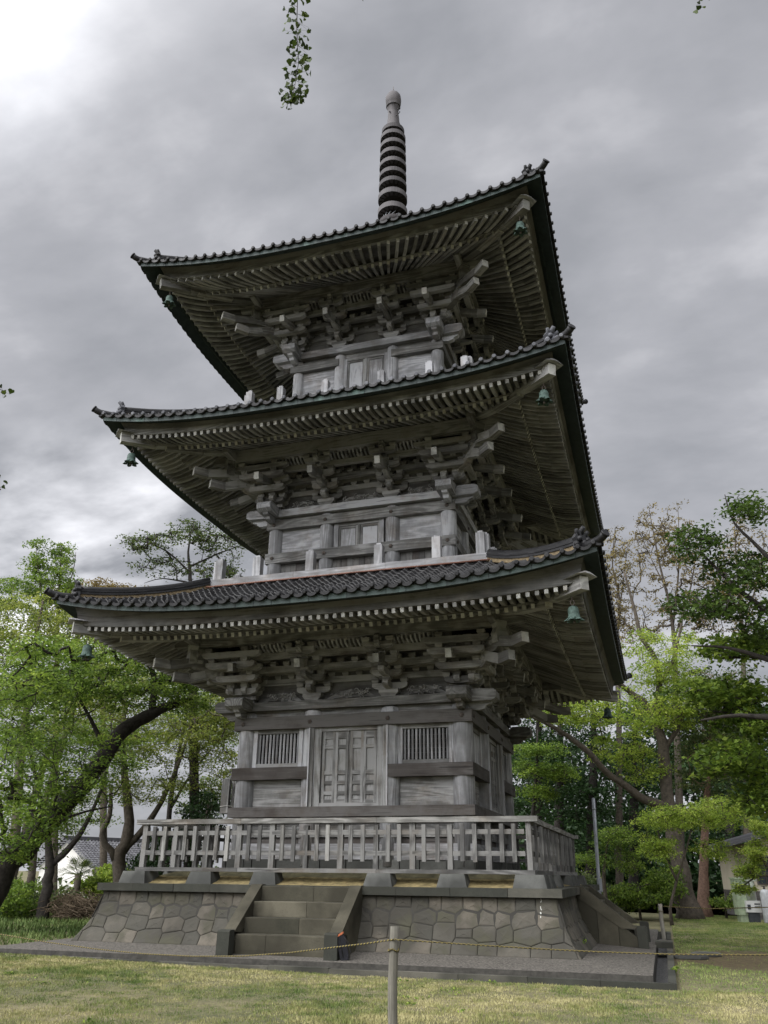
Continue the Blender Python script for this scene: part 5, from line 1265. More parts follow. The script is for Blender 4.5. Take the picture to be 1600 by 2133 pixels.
tree('feathery_tree', 'feathery upright tree with two pointed tops above the other crowns at the left', 'tree',
     [[(110, 1880, 52, .4), (118, 1500, 52, .3), (120, 1300, 52, .18), (125, 1200, 52, .1), (128, 1135, 52, .03)], [(110, 1320, 52, .14), (85, 1230, 52, .08), (75, 1130, 52, .02)], [(120, 1280, 52, .1), (150, 1200, 52, .05), (158, 1150, 52, .02)]],
     [(75, 1165, 52, 22, 50, 1, 22), (128, 1160, 52, 22, 45, 1, 22), (110, 1220, 52, 65, 40, 2, 55), (10, 1240, 52, 70, 50, 2, 50), (130, 1270, 52, 80, 40, 2, 45)], LG, BARK2, 27, lsz=.19, per=26, rad=.55, up=.3, flat=.9, group=GL)
tree('bronze_tree', 'rounded bronze-leaved crown peeping over the left end of the lowest roof', 'tree',
     [[(215, 1880, 58, .4), (215, 1500, 58, .3), (215, 1280, 58, .15)]],
     [(205, 1235, 58, 65, 32, 2.5, 60), (280, 1250, 60, 40, 20, 2, 22), (150, 1250, 58, 50, 35, 2, 30)], leafmat('rusty olive leaves', [(0, (.05, .04, .015)), (.5, (.13, .095, .03)), (1, (.22, .17, .05))]), BARK2, 28, lsz=.2, per=40, rad=.75, group=GL)
tree('open_tree', 'open dark-twigged tree standing against the sky above the left part of the lowest roof', 'tree',
     [[(405, 1700, 36, .35), (402, 1400, 36, .28), (398, 1250, 36, .17), (396, 1190, 36, .12), (392, 1150, 36, .08), (400, 1095, 36, .03)], [(397, 1195, 36, .1), (350, 1150, 36, .06), (300, 1128, 35.5, .03), (262, 1120, 35.5, .012)], [(396, 1180, 36, .09), (450, 1155, 36.5, .06), (520, 1130, 37, .03)], [(397, 1215, 36, .09), (340, 1205, 36, .04), (300, 1215, 36, .015)]],
     [(310, 1130, 35.5, 60, 22, 1.5, 34), (395, 1110, 36, 60, 28, 1.5, 36), (470, 1130, 36.5, 65, 35, 1.5, 45), (340, 1180, 36, 60, 25, 1.5, 24), (450, 1190, 36.5, 70, 25, 1.5, 34)], LK_, BARK, 29, lsz=.13, per=17, rad=.42, thin=.007, group=GL)
def bush(label, blobs, leaf, seed, lsz, per, rad, group):
    g = np.random.default_rng(seed); px, py, d = blobs[0][:3]; v = at(px, py, d)
    limb = [[(px, py + 5, d, .06), (px + 4, py - 12, d, .04), (px - 2, py - 25, d, .02)]]
    return tree('bush', label, 'bush', limb, blobs, leaf, BARK2, seed, lsz=lsz, per=per, rad=rad, up=.4, flat=.9, crown='foliage', group=group)
GB = 'bushes at the edge of the lawn'
bush('bright green bush in front of the white house at the left', [(205, 1850, 37, 42, 28, 1.0, 34), (232, 1815, 38, 24, 18, .8, 14)], LY, 30, .14, 60, .42, GB)
bush('dull green bush between the two left tree trunks', [(140, 1880, 34, 40, 22, 1.2, 30), (60, 1885, 35, 45, 22, 1.2, 30)], LK_, 31, .13, 60, .42, GB)
bush('mid green shrubs beneath the leaning tree at the left edge', [(20, 1870, 33, 60, 45, 1.5, 50)], LG, 32, .13, 60, .42, GB)
bush('dark evergreen shrub seen through the left part of the railing', [(430, 1690, 34.5, 45, 35, 1.5, 34), (370, 1760, 35, 60, 35, 1.5, 44), (320, 1800, 34, 40, 30, 1.5, 26)], LD, 33, .13, 60, .45, GB)
# brush pile
mb = MB(); r_ = random.Random(9)
for i in range(420):
    v = at(r_.uniform(115, 208), r_.uniform(1865, 1905), r_.uniform(31, 33)); a = r_.uniform(0, 6.28); L_ = r_.uniform(.3, 1.0); dz_ = r_.uniform(-.12, .3)
    v.z = LAWN + r_.random() ** 1.5 * .65; mid = v + Vector((math.cos(a) * L_ * .5, math.sin(a) * L_ * .5, dz_ + .1)); mb.tube([v, mid, v + Vector((math.cos(a + .4) * L_, math.sin(a + .4) * L_, dz_))], [.014, .011, .006], 4, cap=False)
v = at(165, 1890, 32); o = thing('brush_pile', 'heap of cut brown branches on the grass left of the podium', 'brush pile', me=mb, mats=[simple('dead twigs', (.12, .09, .06), noise=.5, scale=10)])
# palm
v = at(152, 1900, 36); t = thing('palm_tree', 'small fan palm with drooping fronds in front of the white house wall', 'palm tree', loc=(v.x, v.y, LAWN)); hp = at(152, 1822, 36).z - LAWN
mb = MB(); mb.tube([(0, 0, -.1), (.03, 0, hp * .5), (0, 0, hp)], [.13, .12, .13], 10); ob('trunk', mb, t, [BARK2])
g = np.random.default_rng(4); me_b = MB()
for i in range(30):
    a = g.uniform(0, 6.28); e_ = g.uniform(-.7, 1.2); L_ = g.uniform(.35, .55); d = Vector((math.cos(a) * math.cos(e_), math.sin(a) * math.cos(e_), math.sin(e_))); c0 = Vector((0, 0, hp)); c1 = c0 + d * L_ + Vector((0, 0, -.1))
    me_b.tube([c0, c1], [.012, .008], 4, cap=False); sx_ = d.cross(Vector((0, 0, 1))).normalized(); up_ = sx_.cross(d)
    for j in range(13):
        th = (j - 6) * .2; dd = (d * math.cos(th) + sx_ * math.sin(th)); e1 = c1 + dd * .5 - Vector((0, 0, .10 + .1 * abs(math.sin(th)))); w_ = up_ * .0 + sx_ * .018
        m_ = c1.lerp(e1, .55) + Vector((0, 0, .05)); me_b.add([c1, m_ - w_, e1, m_ + w_], [(0, 1, 2, 3)], None, g.random())
ob('fronds', me_b, t, [LK_])

# --- right
tree('forked_trunk_tree', 'large brown-trunked tree on the right lawn with one long limb reaching left behind the pagoda', 'tree',
     [[(1436, 1895, 39, .78), (1418, 1820, 39, .60), (1402, 1740, 39, .50), (1390, 1640, 39, .42), (1381, 1550, 39, .38), (1368, 1498, 39, .34), (1374, 1430, 39, .25), (1366, 1375, 39, .2), (1338, 1330, 39, .16), (1322, 1270, 39, .12), (1300, 1190, 39, .07)],
      [(1366, 1500, 39, .28), (1340, 1462, 39, .24), (1310, 1440, 39, .2), (1280, 1415, 38.5, .15), (1240, 1385, 38.5, .09)], [(1384, 1678, 39, .34), (1345, 1665, 38.5, .28), (1305, 1640, 38, .25), (1262, 1607, 37.5, .22), (1228, 1570, 37, .2), (1185, 1535, 36.5, .17), (1140, 1508, 36, .13), (1088, 1484, 35.5, .06)],
      [(1372, 1430, 39, .16), (1400, 1380, 39, .12), (1420, 1300, 39, .08), (1425, 1230, 39, .04)], [(1385, 1560, 39, .2), (1420, 1500, 39, .13), (1450, 1430, 39, .07)]],
     [(1375, 1370, 39, 90, 70, 2.5, 70), (1340, 1480, 38.5, 100, 60, 2.5, 60), (1180, 1480, 37, 80, 35, 1.6, 44), (1290, 1560, 38.6, 60, 40, 1.5, 24), (1340, 1600, 39, 50, 40, 1.5, 16), (1420, 1460, 39, 70, 70, 2.5, 50), (1230, 1480, 38, 60, 40, 1.5, 25)], LY, BARK2, 41, lsz=.15, per=30, rad=.5, group=GR)
tree('red_trunk_tree', 'tree with straight reddish trunk just right of the large forked tree', 'tree',
     [[(1469, 1892, 41, .36), (1466, 1820, 41, .28), (1469, 1740, 41, .24), (1474, 1640, 41, .18), (1480, 1520, 41, .1), (1484, 1420, 41, .05)]],
     [(1480, 1560, 41, 100, 110, 2.5, 120), (1500, 1440, 41, 90, 60, 2.5, 60)], LK_, BARK3, 42, lsz=.16, per=34, rad=.6, group=GR)
for i, (lab, st) in enumerate((('sparse tree with bronze spring leaves rising directly right of the lowest eave', [[(1292, 1880, 50, .4), (1290, 1500, 50, .3), (1284, 1350, 50, .2), (1291, 1250, 50, .14), (1276, 1180, 50, .08), (1281, 1105, 50, .03)], [(1287, 1290, 50, .1), (1300, 1200, 50, .06), (1308, 1130, 50, .02)], [(1285, 1330, 50, .1), (1268, 1250, 50, .05), (1262, 1160, 50, .02)]]),
                             ('tallest sparse tree with bare forking stems between the lowest eave and the right edge', [[(1420, 1880, 54, .5), (1410, 1500, 54, .35), (1402, 1300, 54, .22), (1375, 1180, 54, .12), (1352, 1060, 54, .03)], [(1402, 1300, 54, .16), (1415, 1170, 54, .09), (1412, 1050, 54, .02)], [(1405, 1330, 54, .14), (1440, 1220, 54, .08), (1455, 1100, 54, .02)], [(1390, 1230, 54, .1), (1355, 1160, 54, .05), (1325, 1090, 54, .02)]]),
                             ('sparse bronze tree behind the dark overhanging branch at the right edge', [[(1560, 1880, 54, .45), (1552, 1500, 54, .32), (1545, 1300, 54, .2), (1535, 1180, 54, .1), (1530, 1080, 54, .03)], [(1548, 1320, 54, .12), (1580, 1200, 54, .07), (1595, 1110, 54, .02)], [(1546, 1290, 54, .1), (1505, 1200, 54, .05), (1490, 1110, 54, .02)]]))):
    bl_ = [[(1285, 1200, 50, 34, 110, 1.5, 60), (1292, 1320, 50, 35, 60, 1.5, 26)], [(1355, 1130, 54, 40, 80, 2, 42), (1412, 1130, 54, 45, 85, 2, 46), (1440, 1230, 54, 60, 90, 2, 50), (1350, 1260, 54, 50, 80, 2, 34)], [(1540, 1180, 54, 70, 110, 2, 80), (1500, 1290, 54, 80, 80, 2, 60)]][i]
    tree('sparse_tree', lab, 'tree', st, bl_, LB, BARK2, 43 + i, lsz=.15, per=13, rad=.45, thin=.011, up=.3, flat=.9, group=GR)
tree('overhanging_tree', 'near tree at the right edge, its dark green sprays overhanging the lawn from the right', 'tree',
     [[(1790, 1960, 17, .30), (1760, 1700, 17, .25), (1720, 1500, 17, .2), (1690, 1350, 16.8, .14), (1650, 1200, 16.5, .09), (1620, 1080, 16.3, .04)], [(1690, 1350, 16.8, .1), (1620, 1290, 16.6, .06), (1540, 1230, 16.3, .04), (1460, 1150, 16, .018)], [(1660, 1230, 16.5, .07), (1590, 1150, 16.3, .04), (1530, 1090, 16.2, .02), (1510, 1030, 16.1, .008)],
      [(1700, 1400, 17, .1), (1620, 1380, 16.5, .06), (1520, 1350, 16.2, .03), (1440, 1345, 16, .012)], [(1720, 1520, 17, .12), (1640, 1500, 16.8, .07), (1540, 1490, 16.5, .04), (1460, 1500, 16.3, .015)]],
     [(1560, 1060, 16.2, 55, 35, .8, 22), (1450, 1130, 16, 50, 45, .8, 30), (1540, 1190, 16.3, 75, 45, 1, 44), (1480, 1260, 16.1, 90, 35, 1, 44), (1590, 1290, 16.5, 60, 45, 1, 34)], LM, BARK, 47, lsz=.10, per=20, rad=.25, thin=.003, flat=.5, group=GR)
tree('overhanging_tree', 'bright green sprays of the second near tree at the right edge, below the dark sprays', 'tree',
     [[(1850, 1990, 18.5, .26), (1800, 1700, 18.5, .2), (1740, 1500, 18.3, .14), (1680, 1400, 18, .09), (1600, 1370, 17.8, .05), (1500, 1370, 17.5, .02)], [(1780, 1640, 18.5, .12), (1680, 1560, 18.3, .08), (1580, 1500, 18, .04), (1480, 1480, 17.8, .015)], [(1790, 1690, 18.5, .1), (1690, 1640, 18.3, .06), (1590, 1600, 18, .03), (1500, 1590, 17.8, .012)]],
     [(1540, 1350, 17.7, 90, 28, 1, 42), (1500, 1440, 17.8, 110, 30, 1, 50), (1570, 1500, 18, 90, 40, 1, 50), (1530, 1580, 18, 90, 40, 1.2, 50), (1590, 1650, 18.4, 60, 50, 1.2, 44)], LG, BARK, 48, lsz=.12, per=26, rad=.28, thin=.003, flat=.5, group=GR)
tree('maple_tree', 'yellow green maple with layered sprays standing in front of the large brown trunk', 'tree',
     [[(1396, 1893, 34, .055), (1408, 1840, 34, .045), (1424, 1790, 34, .035), (1440, 1730, 34, .02)], [(1410, 1835, 34, .05), (1385, 1780, 34, .03), (1370, 1730, 34, .02)]],
     [(1395, 1705, 34, 70, 24, 1.3, 50), (1372, 1765, 33.5, 36, 28, 1.0, 24), (1500, 1695, 34.5, 75, 36, 1.5, 50), (1480, 1770, 34.5, 40, 24, 1.2, 14)], LY, BARK2, 49, lsz=.10, per=44, rad=.42, group=GR)
tree('maple_tree', 'bright green young maple between the steel pole and the grey rope post', 'tree',
     [[(1262, 1882, 36, .09), (1258, 1830, 36, .07), (1262, 1780, 36, .05), (1270, 1740, 36, .02)]],
     [(1280, 1750, 36, 45, 26, 1.1, 32), (1228, 1790, 36, 34, 18, 1.0, 14), (1300, 1795, 36.5, 40, 25, 1.1, 16)], LG, BARK2, 50, lsz=.10, per=44, rad=.42, group=GR)
tree('maple_tree', 'small yellow green maple in front of the beige shed wall at the right edge', 'tree',
     [[(1650, 1925, 25, .08), (1625, 1850, 25, .06), (1590, 1790, 24.8, .04), (1570, 1750, 24.6, .02)], [(1610, 1820, 25, .04), (1570, 1830, 24.6, .02), (1545, 1850, 24.5, .012)]],
     [(1580, 1775, 24.7, 32, 22, .7, 22), (1560, 1812, 24.6, 26, 18, .6, 18), (1545, 1852, 24.5, 18, 10, .4, 9), (1595, 1730, 24.8, 40, 25, .8, 22)], LY, BARK2, 51, lsz=.075, per=40, rad=.24, group=GR)
GC = 'dark conifers in the wood at the right'
for i, (px, d, top, lab) in enumerate(((1118, 46, 1420, 'dark evergreen close to the right wall of the ground storey'), (1162, 50, 1380, 'dark evergreen with bare lower trunk, second from the pagoda'), (1232, 48, 1430, 'dark evergreen whose trunk stands just left of the steel pole'), (1318, 52, 1460, 'dark evergreen behind the bright green young maple'), (1520, 54, 1400, 'dark evergreen behind the shed roof at the right'))):
    tree('dark_evergreen', lab, 'tree', [[(px, 1880, d, .42), (px + 2, 1700, d, .36), (px + 5, 1560, d, .28), (px + 4, top + 40, d, .12), (px + 3, top, d, .05)]],
         [(px, top + 60, d, 42, 50, 1.6, 28), (px + 6, top + 150, d, 58, 60, 2, 44), (px, top + 250, d, 62, 50, 2, 36), (px + 8, 1760, d, 50, 40, 2, 14)], LD, BARK, 60 + i, lsz=.2, per=44, rad=.75, group=GC)
tree('layered_tree', 'tree with flat bright green layers just right of the ground storey wall', 'tree',
     [[(1100, 1870, 41, .2), (1108, 1720, 41, .15), (1118, 1600, 41, .1), (1120, 1520, 41, .04)]],
     [(1115, 1600, 41, 70, 14, 1.5, 26), (1120, 1560, 41, 60, 12, 1.5, 18), (1110, 1650, 41, 50, 12, 1.5, 14), (1165, 1610, 41, 50, 12, 1.5, 12)], LG, BARK, 70, lsz=.15, per=44, rad=.55, group=GR)
bush('green shrubs at the far edge of the right lawn, behind the grey rope post', [(1330, 1865, 37, 60, 28, 1.2, 60), (1385, 1840, 37.5, 40, 40, 1.2, 44)], LG, 71, .12, 54, .42, GB)
bush('dark low shrubs between the steel pole and the young maple', [(1280, 1870, 38, 45, 28, 1.2, 40), (1220, 1850, 39, 40, 40, 1.2, 34)], LK_, 72, .13, 54, .45, GB)
bush('low fern-like shrub at the foot of the red trunk', [(1510, 1878, 40, 28, 10, 1.0, 16)], LG, 73, .12, 44, .4, GB)

# far wood: reads as one mass
def wood_mass(name, label, blobs, leaf, seed, lsz, per, rad, stems):
    g = np.random.default_rng(seed); C = []
    for px, py, d, rx, ry, rd, cnt in blobs:
        v = g.uniform(-1, 1, (cnt, 3))
        for a in v: C.append(tuple(at(px + a[0] * rx, py + a[1] * ry, d + a[2] * rd)))
    C = np.array(C); ci = np.repeat(np.arange(len(C)), per); off = g.normal(0, rad * .5, (len(ci), 3)); off[:, 2] *= .6
    LC = C[ci] + off; LC = LC[LC[:, 2] > LAWN]; me = leaf_mesh('foliage_mass', LC, lsz, g, leaf, .6, np.clip(.5 * g.random(len(LC)) + .3 * g.random(len(LC)), 0, 1), flat=.9)
    o = ob(name, me); o['label'] = label; o['category'] = 'wood'; o['kind'] = 'stuff'; return o
wood_mass('far_wood', 'dark distant wood closing the view right of the pagoda', [(1340, 1800, 66, 330, 90, 4, 520), (1300, 1640, 68, 300, 90, 4, 300), (1480, 1560, 68, 180, 90, 4, 160)], LD, 80, .42, 46, 1.5, 0)
wood_mass('far_wood', 'low distant greenery under the crowns left of the pagoda', [(60, 1880, 62, 130, 30, 4, 90), (330, 1850, 64, 130, 36, 4, 90), (300, 1560, 66, 60, 30, 4, 12)], LK_, 81, .36, 40, 1.2, 0)

# ---- hanging ginkgo sprays from the tree overhead
LGK = leafmat('ginkgo leaves', [(0, (.018, .030, .007)), (.5, (.035, .060, .010)), (1, (.075, .105, .018))], .2)
def spray(label, path, d, seed, n, wpx, sz):
    g = np.random.default_rng(seed); pts = [at(x, y, d) for x, y in path]; mb = MB(); fine = []
    for i in range(len(pts) - 1):
        for f in np.linspace(0, 1, 8, endpoint=False): fine.append(pts[i].lerp(pts[i + 1], f) + Vector(g.normal(0, .003, 3)))
    fine.append(pts[-1]); m = len(fine); mb.tube(fine, [.011 - .008 * i / m for i in range(m)], 6, rv=.5)
    C = []
    for i in range(n):
        f = i / n; p = fine[min(m - 1, int(f * m + g.random()))]; sgn = 1 if i % 2 else -1; a = g.uniform(-.9, .9) + (0 if sgn > 0 else math.pi)
        side = Vector(CR) * math.cos(a) + Vector(_f) * math.sin(a); s0 = p + side * g.uniform(.02, .05) + Vector((0, 0, -.01)); mb.tube([p, s0], [.004, .004], 4, cap=False, rv=.5)
        for _ in range(5):
            q = s0 + side * g.uniform(-.01, 1) * wpx + Vector(g.normal(0, .035, 3)) + Vector((0, 0, -.02)); C.append(tuple(q)); mb.tube([s0, q], [.0018, .0012], 3, cap=False, rv=.5)
    me = leaf_mesh('leaves', np.array(C), sz, g, LGK, .0, None, fan=True, flat=1.0)
    t = thing('ginkgo_branch', label, 'branch', 'ginkgo twigs hanging into the picture'); ob('stem', mb, t, [BARK]); ob('leaves', me, t); return t
spray('long leafy ginkgo twig hanging down from the top edge, left of the spire', [(640, -260), (622, -60), (618, 60), (622, 130), (612, 190), (606, 212)], 9.5, 1, 58, .16, .082)
spray('tip of a ginkgo twig at the top edge, right of the long hanging twig', [(775, -170), (766, -60), (760, -8)], 9.5, 2, 9, .08, .075)
spray('tip of a ginkgo twig at the top edge near the right corner', [(1470, -170), (1462, -60), (1456, 8)], 9.5, 3, 11, .08, .075)
spray('ginkgo twig tip poking in at the left edge beside the middle roof', [(-150, 700), (-60, 760), (2, 812)], 9.5, 4, 12, .08, .075)
spray('lower ginkgo twig tip at the left edge above the tree tops', [(-150, 900), (-60, 960), (2, 1020)], 9.5, 5, 13, .10, .075)

# ================================================================ HOUSES BEHIND
PLAST = simple('white house wall', (.62, .61, .58), noise=.06, scale=2); PLAST2 = simple('beige shed wall', (.42, .38, .29), noise=.1, scale=2)
GLASS = simple('dark window glass', (.03, .035, .04), rough=.1, noise=.2); METALW = simple('white painted metal', (.6, .6, .58), noise=.08); ROOFH = simple('dark house roof', (.06, .06, .065), noise=.3, scale=14)
def frame(corner, ang):
    t_ = Matrix.Rotation(ang, 4, 'Z'); t_.translation = corner; return t_
cz = at(196, 1804, 58); t = thing('white_house', 'white house with dark tiled gable roof seen between trunks at the left', 'house', loc=(cz.x, cz.y, LAWN)); t.rotation_euler = (0, 0, YAW + R(50)); he = cz.z - LAWN
mb = MB(); W_, D_ = 7.5, 6.4      # x: along the eave, y: depth of the gable
mb.box(0, W_, 0, D_, 0, he, 0, 2); ob('wall', mb, t, [PLAST])
mb = MB(); rh = 1.55; mb.prism([(0, he), (D_, he), (D_ / 2, he + rh)], (.03, 0, 0), (0, 1, 0), (0, 0, 1), (1, 0, 0), .06, 0); ob('gable', mb, t, [PLAST]); mb = MB(); mb.prism([(0, he), (D_, he), (D_ / 2, he + rh)], (W_ - .03, 0, 0), (0, 1, 0), (0, 0, 1), (1, 0, 0), .06, 0); ob('gable', mb, t, [PLAST])
mb = MB(); e = .45; sl_ = rh / (D_ / 2)
for sy in (0, 1):
    n = 34; rows_ = 14
    for r0 in range(rows_):
        f0, f1 = r0 / rows_, (r0 + 1) / rows_
        y0 = -e + (D_ / 2 + e) * f0; y1 = -e + (D_ / 2 + e) * f1; z0 = he - e * sl_ + (rh + e * sl_) * f0 + .08; z1 = he - e * sl_ + (rh + e * sl_) * f1 + .05
        for c0 in range(n):
            x0 = -.5 + (W_ + 1) * c0 / n; x1 = -.5 + (W_ + 1) * (c0 + 1) / n; xm = (x0 + x1) / 2; tt = [(x0, 0), (xm, .06), (x1, 0)]
            for (a, za_), (b, zb_) in zip(tt, tt[1:]):
                q = [(a, y0, z0 + za_), (b, y0, z0 + zb_), (b, y1, z1 + zb_), (a, y1, z1 + za_)]
                if sy: q = [(x, D_ - y, z) for x, y, z in q][::-1]
                mb.add(q, [(0, 1, 2, 3)], None, .2 + .5 * (c0 * 7 % 5) / 5)
mb.bar((-.55, D_ / 2, he + rh + .14), (W_ + .55, D_ / 2, he + rh + .14), .28, .2)
ob('roof', mb, t, [tile('grey house tile', (.05, .05, .055), (.10, .10, .11), (.18, .18, .19), .5)])
for x0 in (1.2, 4.6):
    mb = MB(); mb.box(x0, x0 + 1.8, -.05, .0, he - 1.75, he - .75, 0); w_ = ob('window', mb, t, [GLASS]); mb = MB()
    for a, b, c, d in ((x0 - .06, x0, he - 1.8, he - .7), (x0 + 1.8, x0 + 1.86, he - 1.8, he - .7), (x0 + .87, x0 + .93, he - 1.75, he - .75)): mb.box(a, b, -.08, 0, c, d, 0, 2)
    mb.box(x0, x0 + 1.8, -.08, 0, he - .75, he - .69); mb.box(x0, x0 + 1.8, -.08, 0, he - 1.81, he - 1.75); ob('window_frame', mb, w_, [METALW])
mb = MB(); mb.tube([(-.04, .45, he - .2), (-.04, .45, .1)], .04, 8); mb.ball((-.1, .9, he - 1.1), .12, 8); ob('downpipe', mb, t, [METALW])
# shed at the right edge
cz = at(1553, 1757, 40); t = thing('beige_shed', 'beige single-storey shed with brown lower boards at the right edge of the lawn', 'shed', loc=(cz.x, cz.y, LAWN)); t.rotation_euler = (0, 0, YAW - R(8)); he = cz.z - LAWN
mb = MB(); mb.box(0, 6, 0, 5, 1.05, he, 0, 2); ob('wall', mb, t, [PLAST2]); mb = MB()
for j in range(6): mb.box(-.01, 6.01, -.02 - .01 * (j % 2), 5, j * .175, j * .175 + .17, 0)
ob('board_base', mb, t, [W_DARK]); mb = MB(); mb.prism([(-.8, -.18), (-.8, -.06), (3, .95), (6.8, -.06), (6.8, -.18), (3, .82)], (0, 2.4, he + .05), (1, 0, 0), (0, 0, 1), (0, 1, 0), 6.2, 0); ob('roof', mb, t, [ROOFH])
mb = MB(); mb.prism([(0, 0), (6, 0), (3, .8)], (0, .03, he), (1, 0, 0), (0, 0, 1), (0, 1, 0), .06, 0); ob('gable', mb, t, [PLAST2])
mb = MB(); mb.box(.25, .95, -.03, 0, 1.35, 2.35, 0); w_ = ob('window', mb, t, [GLASS]); mb = MB()
for x in (.22, .57, .93): mb.box(x, x + .05, -.06, 0, 1.3, 2.4, 0, 2)
mb.box(.27, .93, -.055, 0, 2.35, 2.4); mb.box(.27, .93, -.055, 0, 1.3, 1.35); ob('window_frame', mb, w_, [W_DARK])
mb = MB(); mb.box(.0, .09, -.04, 0, 0, he, 0, 2); ob('corner_post', mb, t, [W_MID])
v = at(1566, 1888, 37.5); t = thing('water_heater', 'white boxy outdoor water heater unit beside the beige shed wall', 'water heater', loc=(v.x, v.y, LAWN)); t.rotation_euler = (0, 0, YAW)
mb = MB(); mb.box(-.28, .28, -.2, .2, .35, .75, 0); ob('casing', mb, t, [METALW]); mb = MB(); mb.box(-.2, .2, -.16, .16, 0, .345, 0); mb.box(-.24, -.12, -.215, -.2, .45, .62, 0); mb.box(.03, .25, -.215, -.2, .52, .56, 0); mb.box(.03, .25, -.215, -.2, .62, .66, 0); ob('grille', mb, t, [simple('dark grey plastic', (.05, .055, .06))])
mb = MB(); mb.tube([(0, 0, .76), (0, 0, 1.25), (0, 0, 1.42)], [.18, .22, .2], 16); mb.box(-.22, .25, -.2, .2, 1.43, 1.58, 0); ob('tank', mb, t, [simple('grey green tank', (.30, .33, .27))])
v = at(1545, 1888, 37.5); mb = MB(); mb.box(-.22, .22, -.2, .2, .25, 1.5, 0, 2); mb.box(-.25, .25, -.23, .23, 1.5, 1.56, 0); mb.box(-.16, .16, -.16, .16, 0, .25, 0)
t = thing('green_cabinet', 'narrow pale green metal cabinet at the shed corner, left of the water heater', 'cabinet', loc=(v.x, v.y, LAWN), me=mb, mats=[simple('pale green metal', (.30, .36, .24))]); t.rotation_euler = (0, 0, YAW)
v = at(1598, 1888, 37.0); t = thing('gas_cylinder', 'grey gas cylinder standing against the shed boards at the picture edge', 'gas cylinder', loc=(v.x, v.y, LAWN)); mb = MB(); mb.lathe([(.17, 0), (.185, .05), (.185, 1.0), (.15, 1.12), (.06, 1.16)], n=16); ob('cylinder_body', mb, t, [simple('grey paint', (.4, .41, .42))]); mb = MB(); mb.tube([(0, 0, 1.15), (0, 0, 1.26)], .04, 8); mb.tube([(.1 * math.cos(a), .1 * math.sin(a), 1.27) for a in np.linspace(0, 6.3, 14)], .014, 5); ob('valve', mb, t, [IRON])
for lab, y0, y1 in (('upper of two thin power lines behind the left trunks', 1756, 1762), ('lower of two thin power lines behind the left trunks', 1763, 1770)):
    a, b = at(20, y0 - 6, 70), at(330, y1, 74); pts = sag(a, b, .3); mb = MB(); mb.tube(pts, .018, 5); thing('power_line', lab, 'power line', me=mb, mats=[BLACK])

# weeds in the paving joints, lime streak on the podium wall
for lab, px, py, z0, hh_ in (('small leafy weed at the left foot of the podium wall', 192, 1956, -.03, .22), ('tiny weed at the paving joint left of the stairs', 362, 1968, -.06, .10), ('thin grassy weed at the right front corner of the podium', 1212, 1984, -.03, .28),
                             ('low weed in the gap before the front stairs', 760, 1996, -.16, .16), ('climbing weed on the side of the right-hand stairs', 1245, 1925, .0, .34), ('weed on the lawn beside the kerb, near the bare earth', 1405, 2030, -.24, .12)):
    v = ray(px, py); t_ = (z0 - CAM[2]) / v[2]; p = Vector(CAM + t_ * v); g = np.random.default_rng(px); t = thing('weed', lab, 'weed', 'weeds round the podium', loc=(p.x, p.y, z0)); mb = MB(); C = []
    for i in range(9):
        a = g.uniform(0, 6.28); L_ = hh_ * g.uniform(.5, 1); q = Vector((math.cos(a) * L_ * .5, math.sin(a) * L_ * .5, L_)); mb.tube([(0, 0, 0), q * .5 + Vector((0, 0, .02)), q], [.004, .003, .002], 4, cap=False, rv=.5)
        for f in (.45, .65, .85, 1): C.append(tuple(q * f + Vector(g.normal(0, .012, 3))))
    ob('stem', mb, t, [LGK]); ob('leaves', leaf_mesh('leaves', np.array(C), .06, g, LG, .6, None, flat=.8), t)
def on_wall(px, py):
    for o_ in (4.84,):
        v = ray(px, py); t_ = (-(o_ + .012) - CAM[1]) / v[1]; return Vector(CAM + t_ * v)
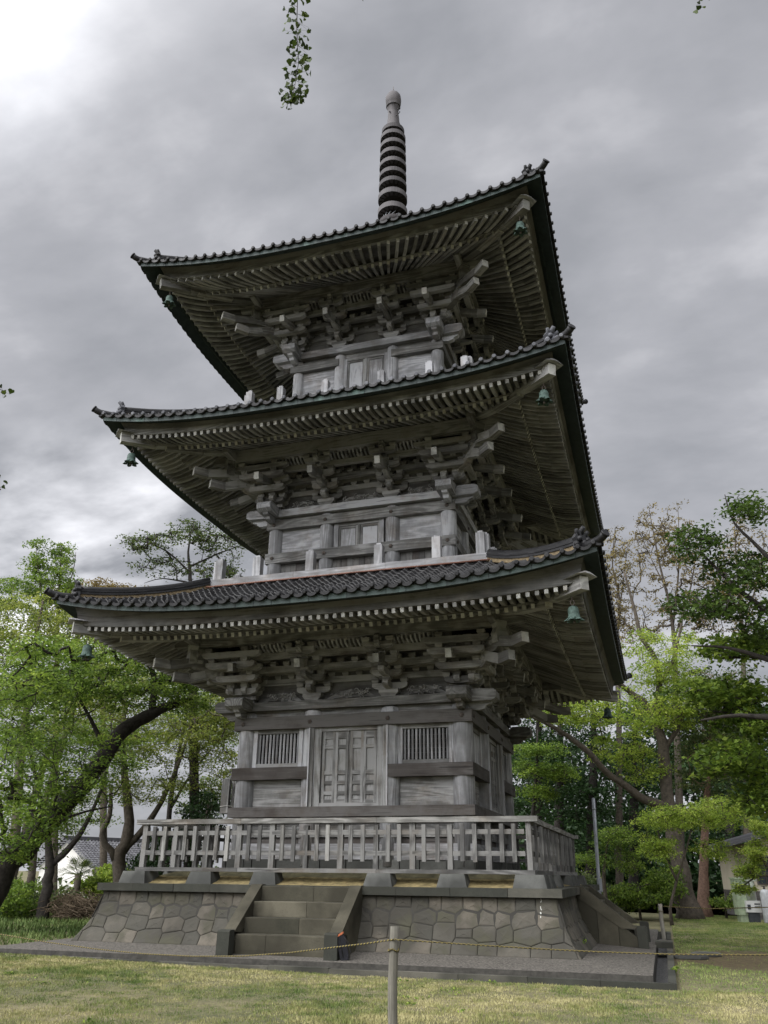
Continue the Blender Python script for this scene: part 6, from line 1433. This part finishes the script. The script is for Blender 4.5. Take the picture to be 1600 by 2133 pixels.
mb = MB(); r_ = random.Random(8)
pa = [on_wall(1127 + r_.uniform(-1.2, 1.2), y) for y in range(1872, 1916, 4)]
for i, (a, b) in enumerate(zip(pa, pa[1:])):
    if r_.random() < .25: continue
    oo = bat(a.z) + .012; a = Vector((a.x, -oo, a.z)); oo = bat(b.z) + .012; b = Vector((b.x, -oo, b.z)); mb.bar(a, b, r_.uniform(.008, .022), .006, up=(0, 1, 0))
ob('lime_streak', mb, pod, [simple('lime deposit', (.55, .55, .52), noise=.15)])
# scattered broad-leaved weeds in the front lawn
g = np.random.default_rng(77); C = []
for _ in range(170):
    x = g.uniform(-5, 8.5); y = g.uniform(-13.5, -6.9)
    if vnoise(np.array([x]), np.array([y]), .5, 9)[0] < .42: continue
    for _ in range(int(g.integers(6, 22))): C.append((x + g.normal(0, .05), y + g.normal(0, .05), LAWN + tilt(x, y) + .03 * math.sin(x * .7) * math.cos(y * .5) * min(1, (-y - 6.7) / 4) + g.uniform(.01, .045)))
o = ob('clover', leaf_mesh('clover', np.array(C), .045, g, LG, 1.0, None, flat=.5)); o['label'] = 'small green broad-leaved weeds scattered through the front lawn'; o['category'] = 'weeds'; o['kind'] = 'stuff'
# unseen ring of foliage added behind the camera to block low sky light
g = np.random.default_rng(91); C = []
for _ in range(1500):
    a = g.uniform(R(150), R(395)); rr = g.uniform(27, 36); h = 13.5 * g.random() ** .8; C.append((5 + rr * math.cos(a), -17 + rr * .95 * math.sin(a), LAWN + h))
C = np.array(C); d = (C[:, 0] - CAM[0]) * -math.sin(YAW) + (C[:, 1] - CAM[1]) * math.cos(YAW); C = C[d < 2.0]
ci = np.repeat(np.arange(len(C)), 24); LC = C[ci] + g.normal(0, 1.0, (len(ci), 3)); LC = LC[LC[:, 2] > LAWN]
o = ob('unseen_foliage_ring', leaf_mesh('unseen_foliage_ring', LC, .75, g, LD, .5, None, flat=.9)); o['label'] = 'unseen ring of dark foliage added behind the photographer to block low sky light'; o['category'] = 'wood'; o['kind'] = 'stuff'
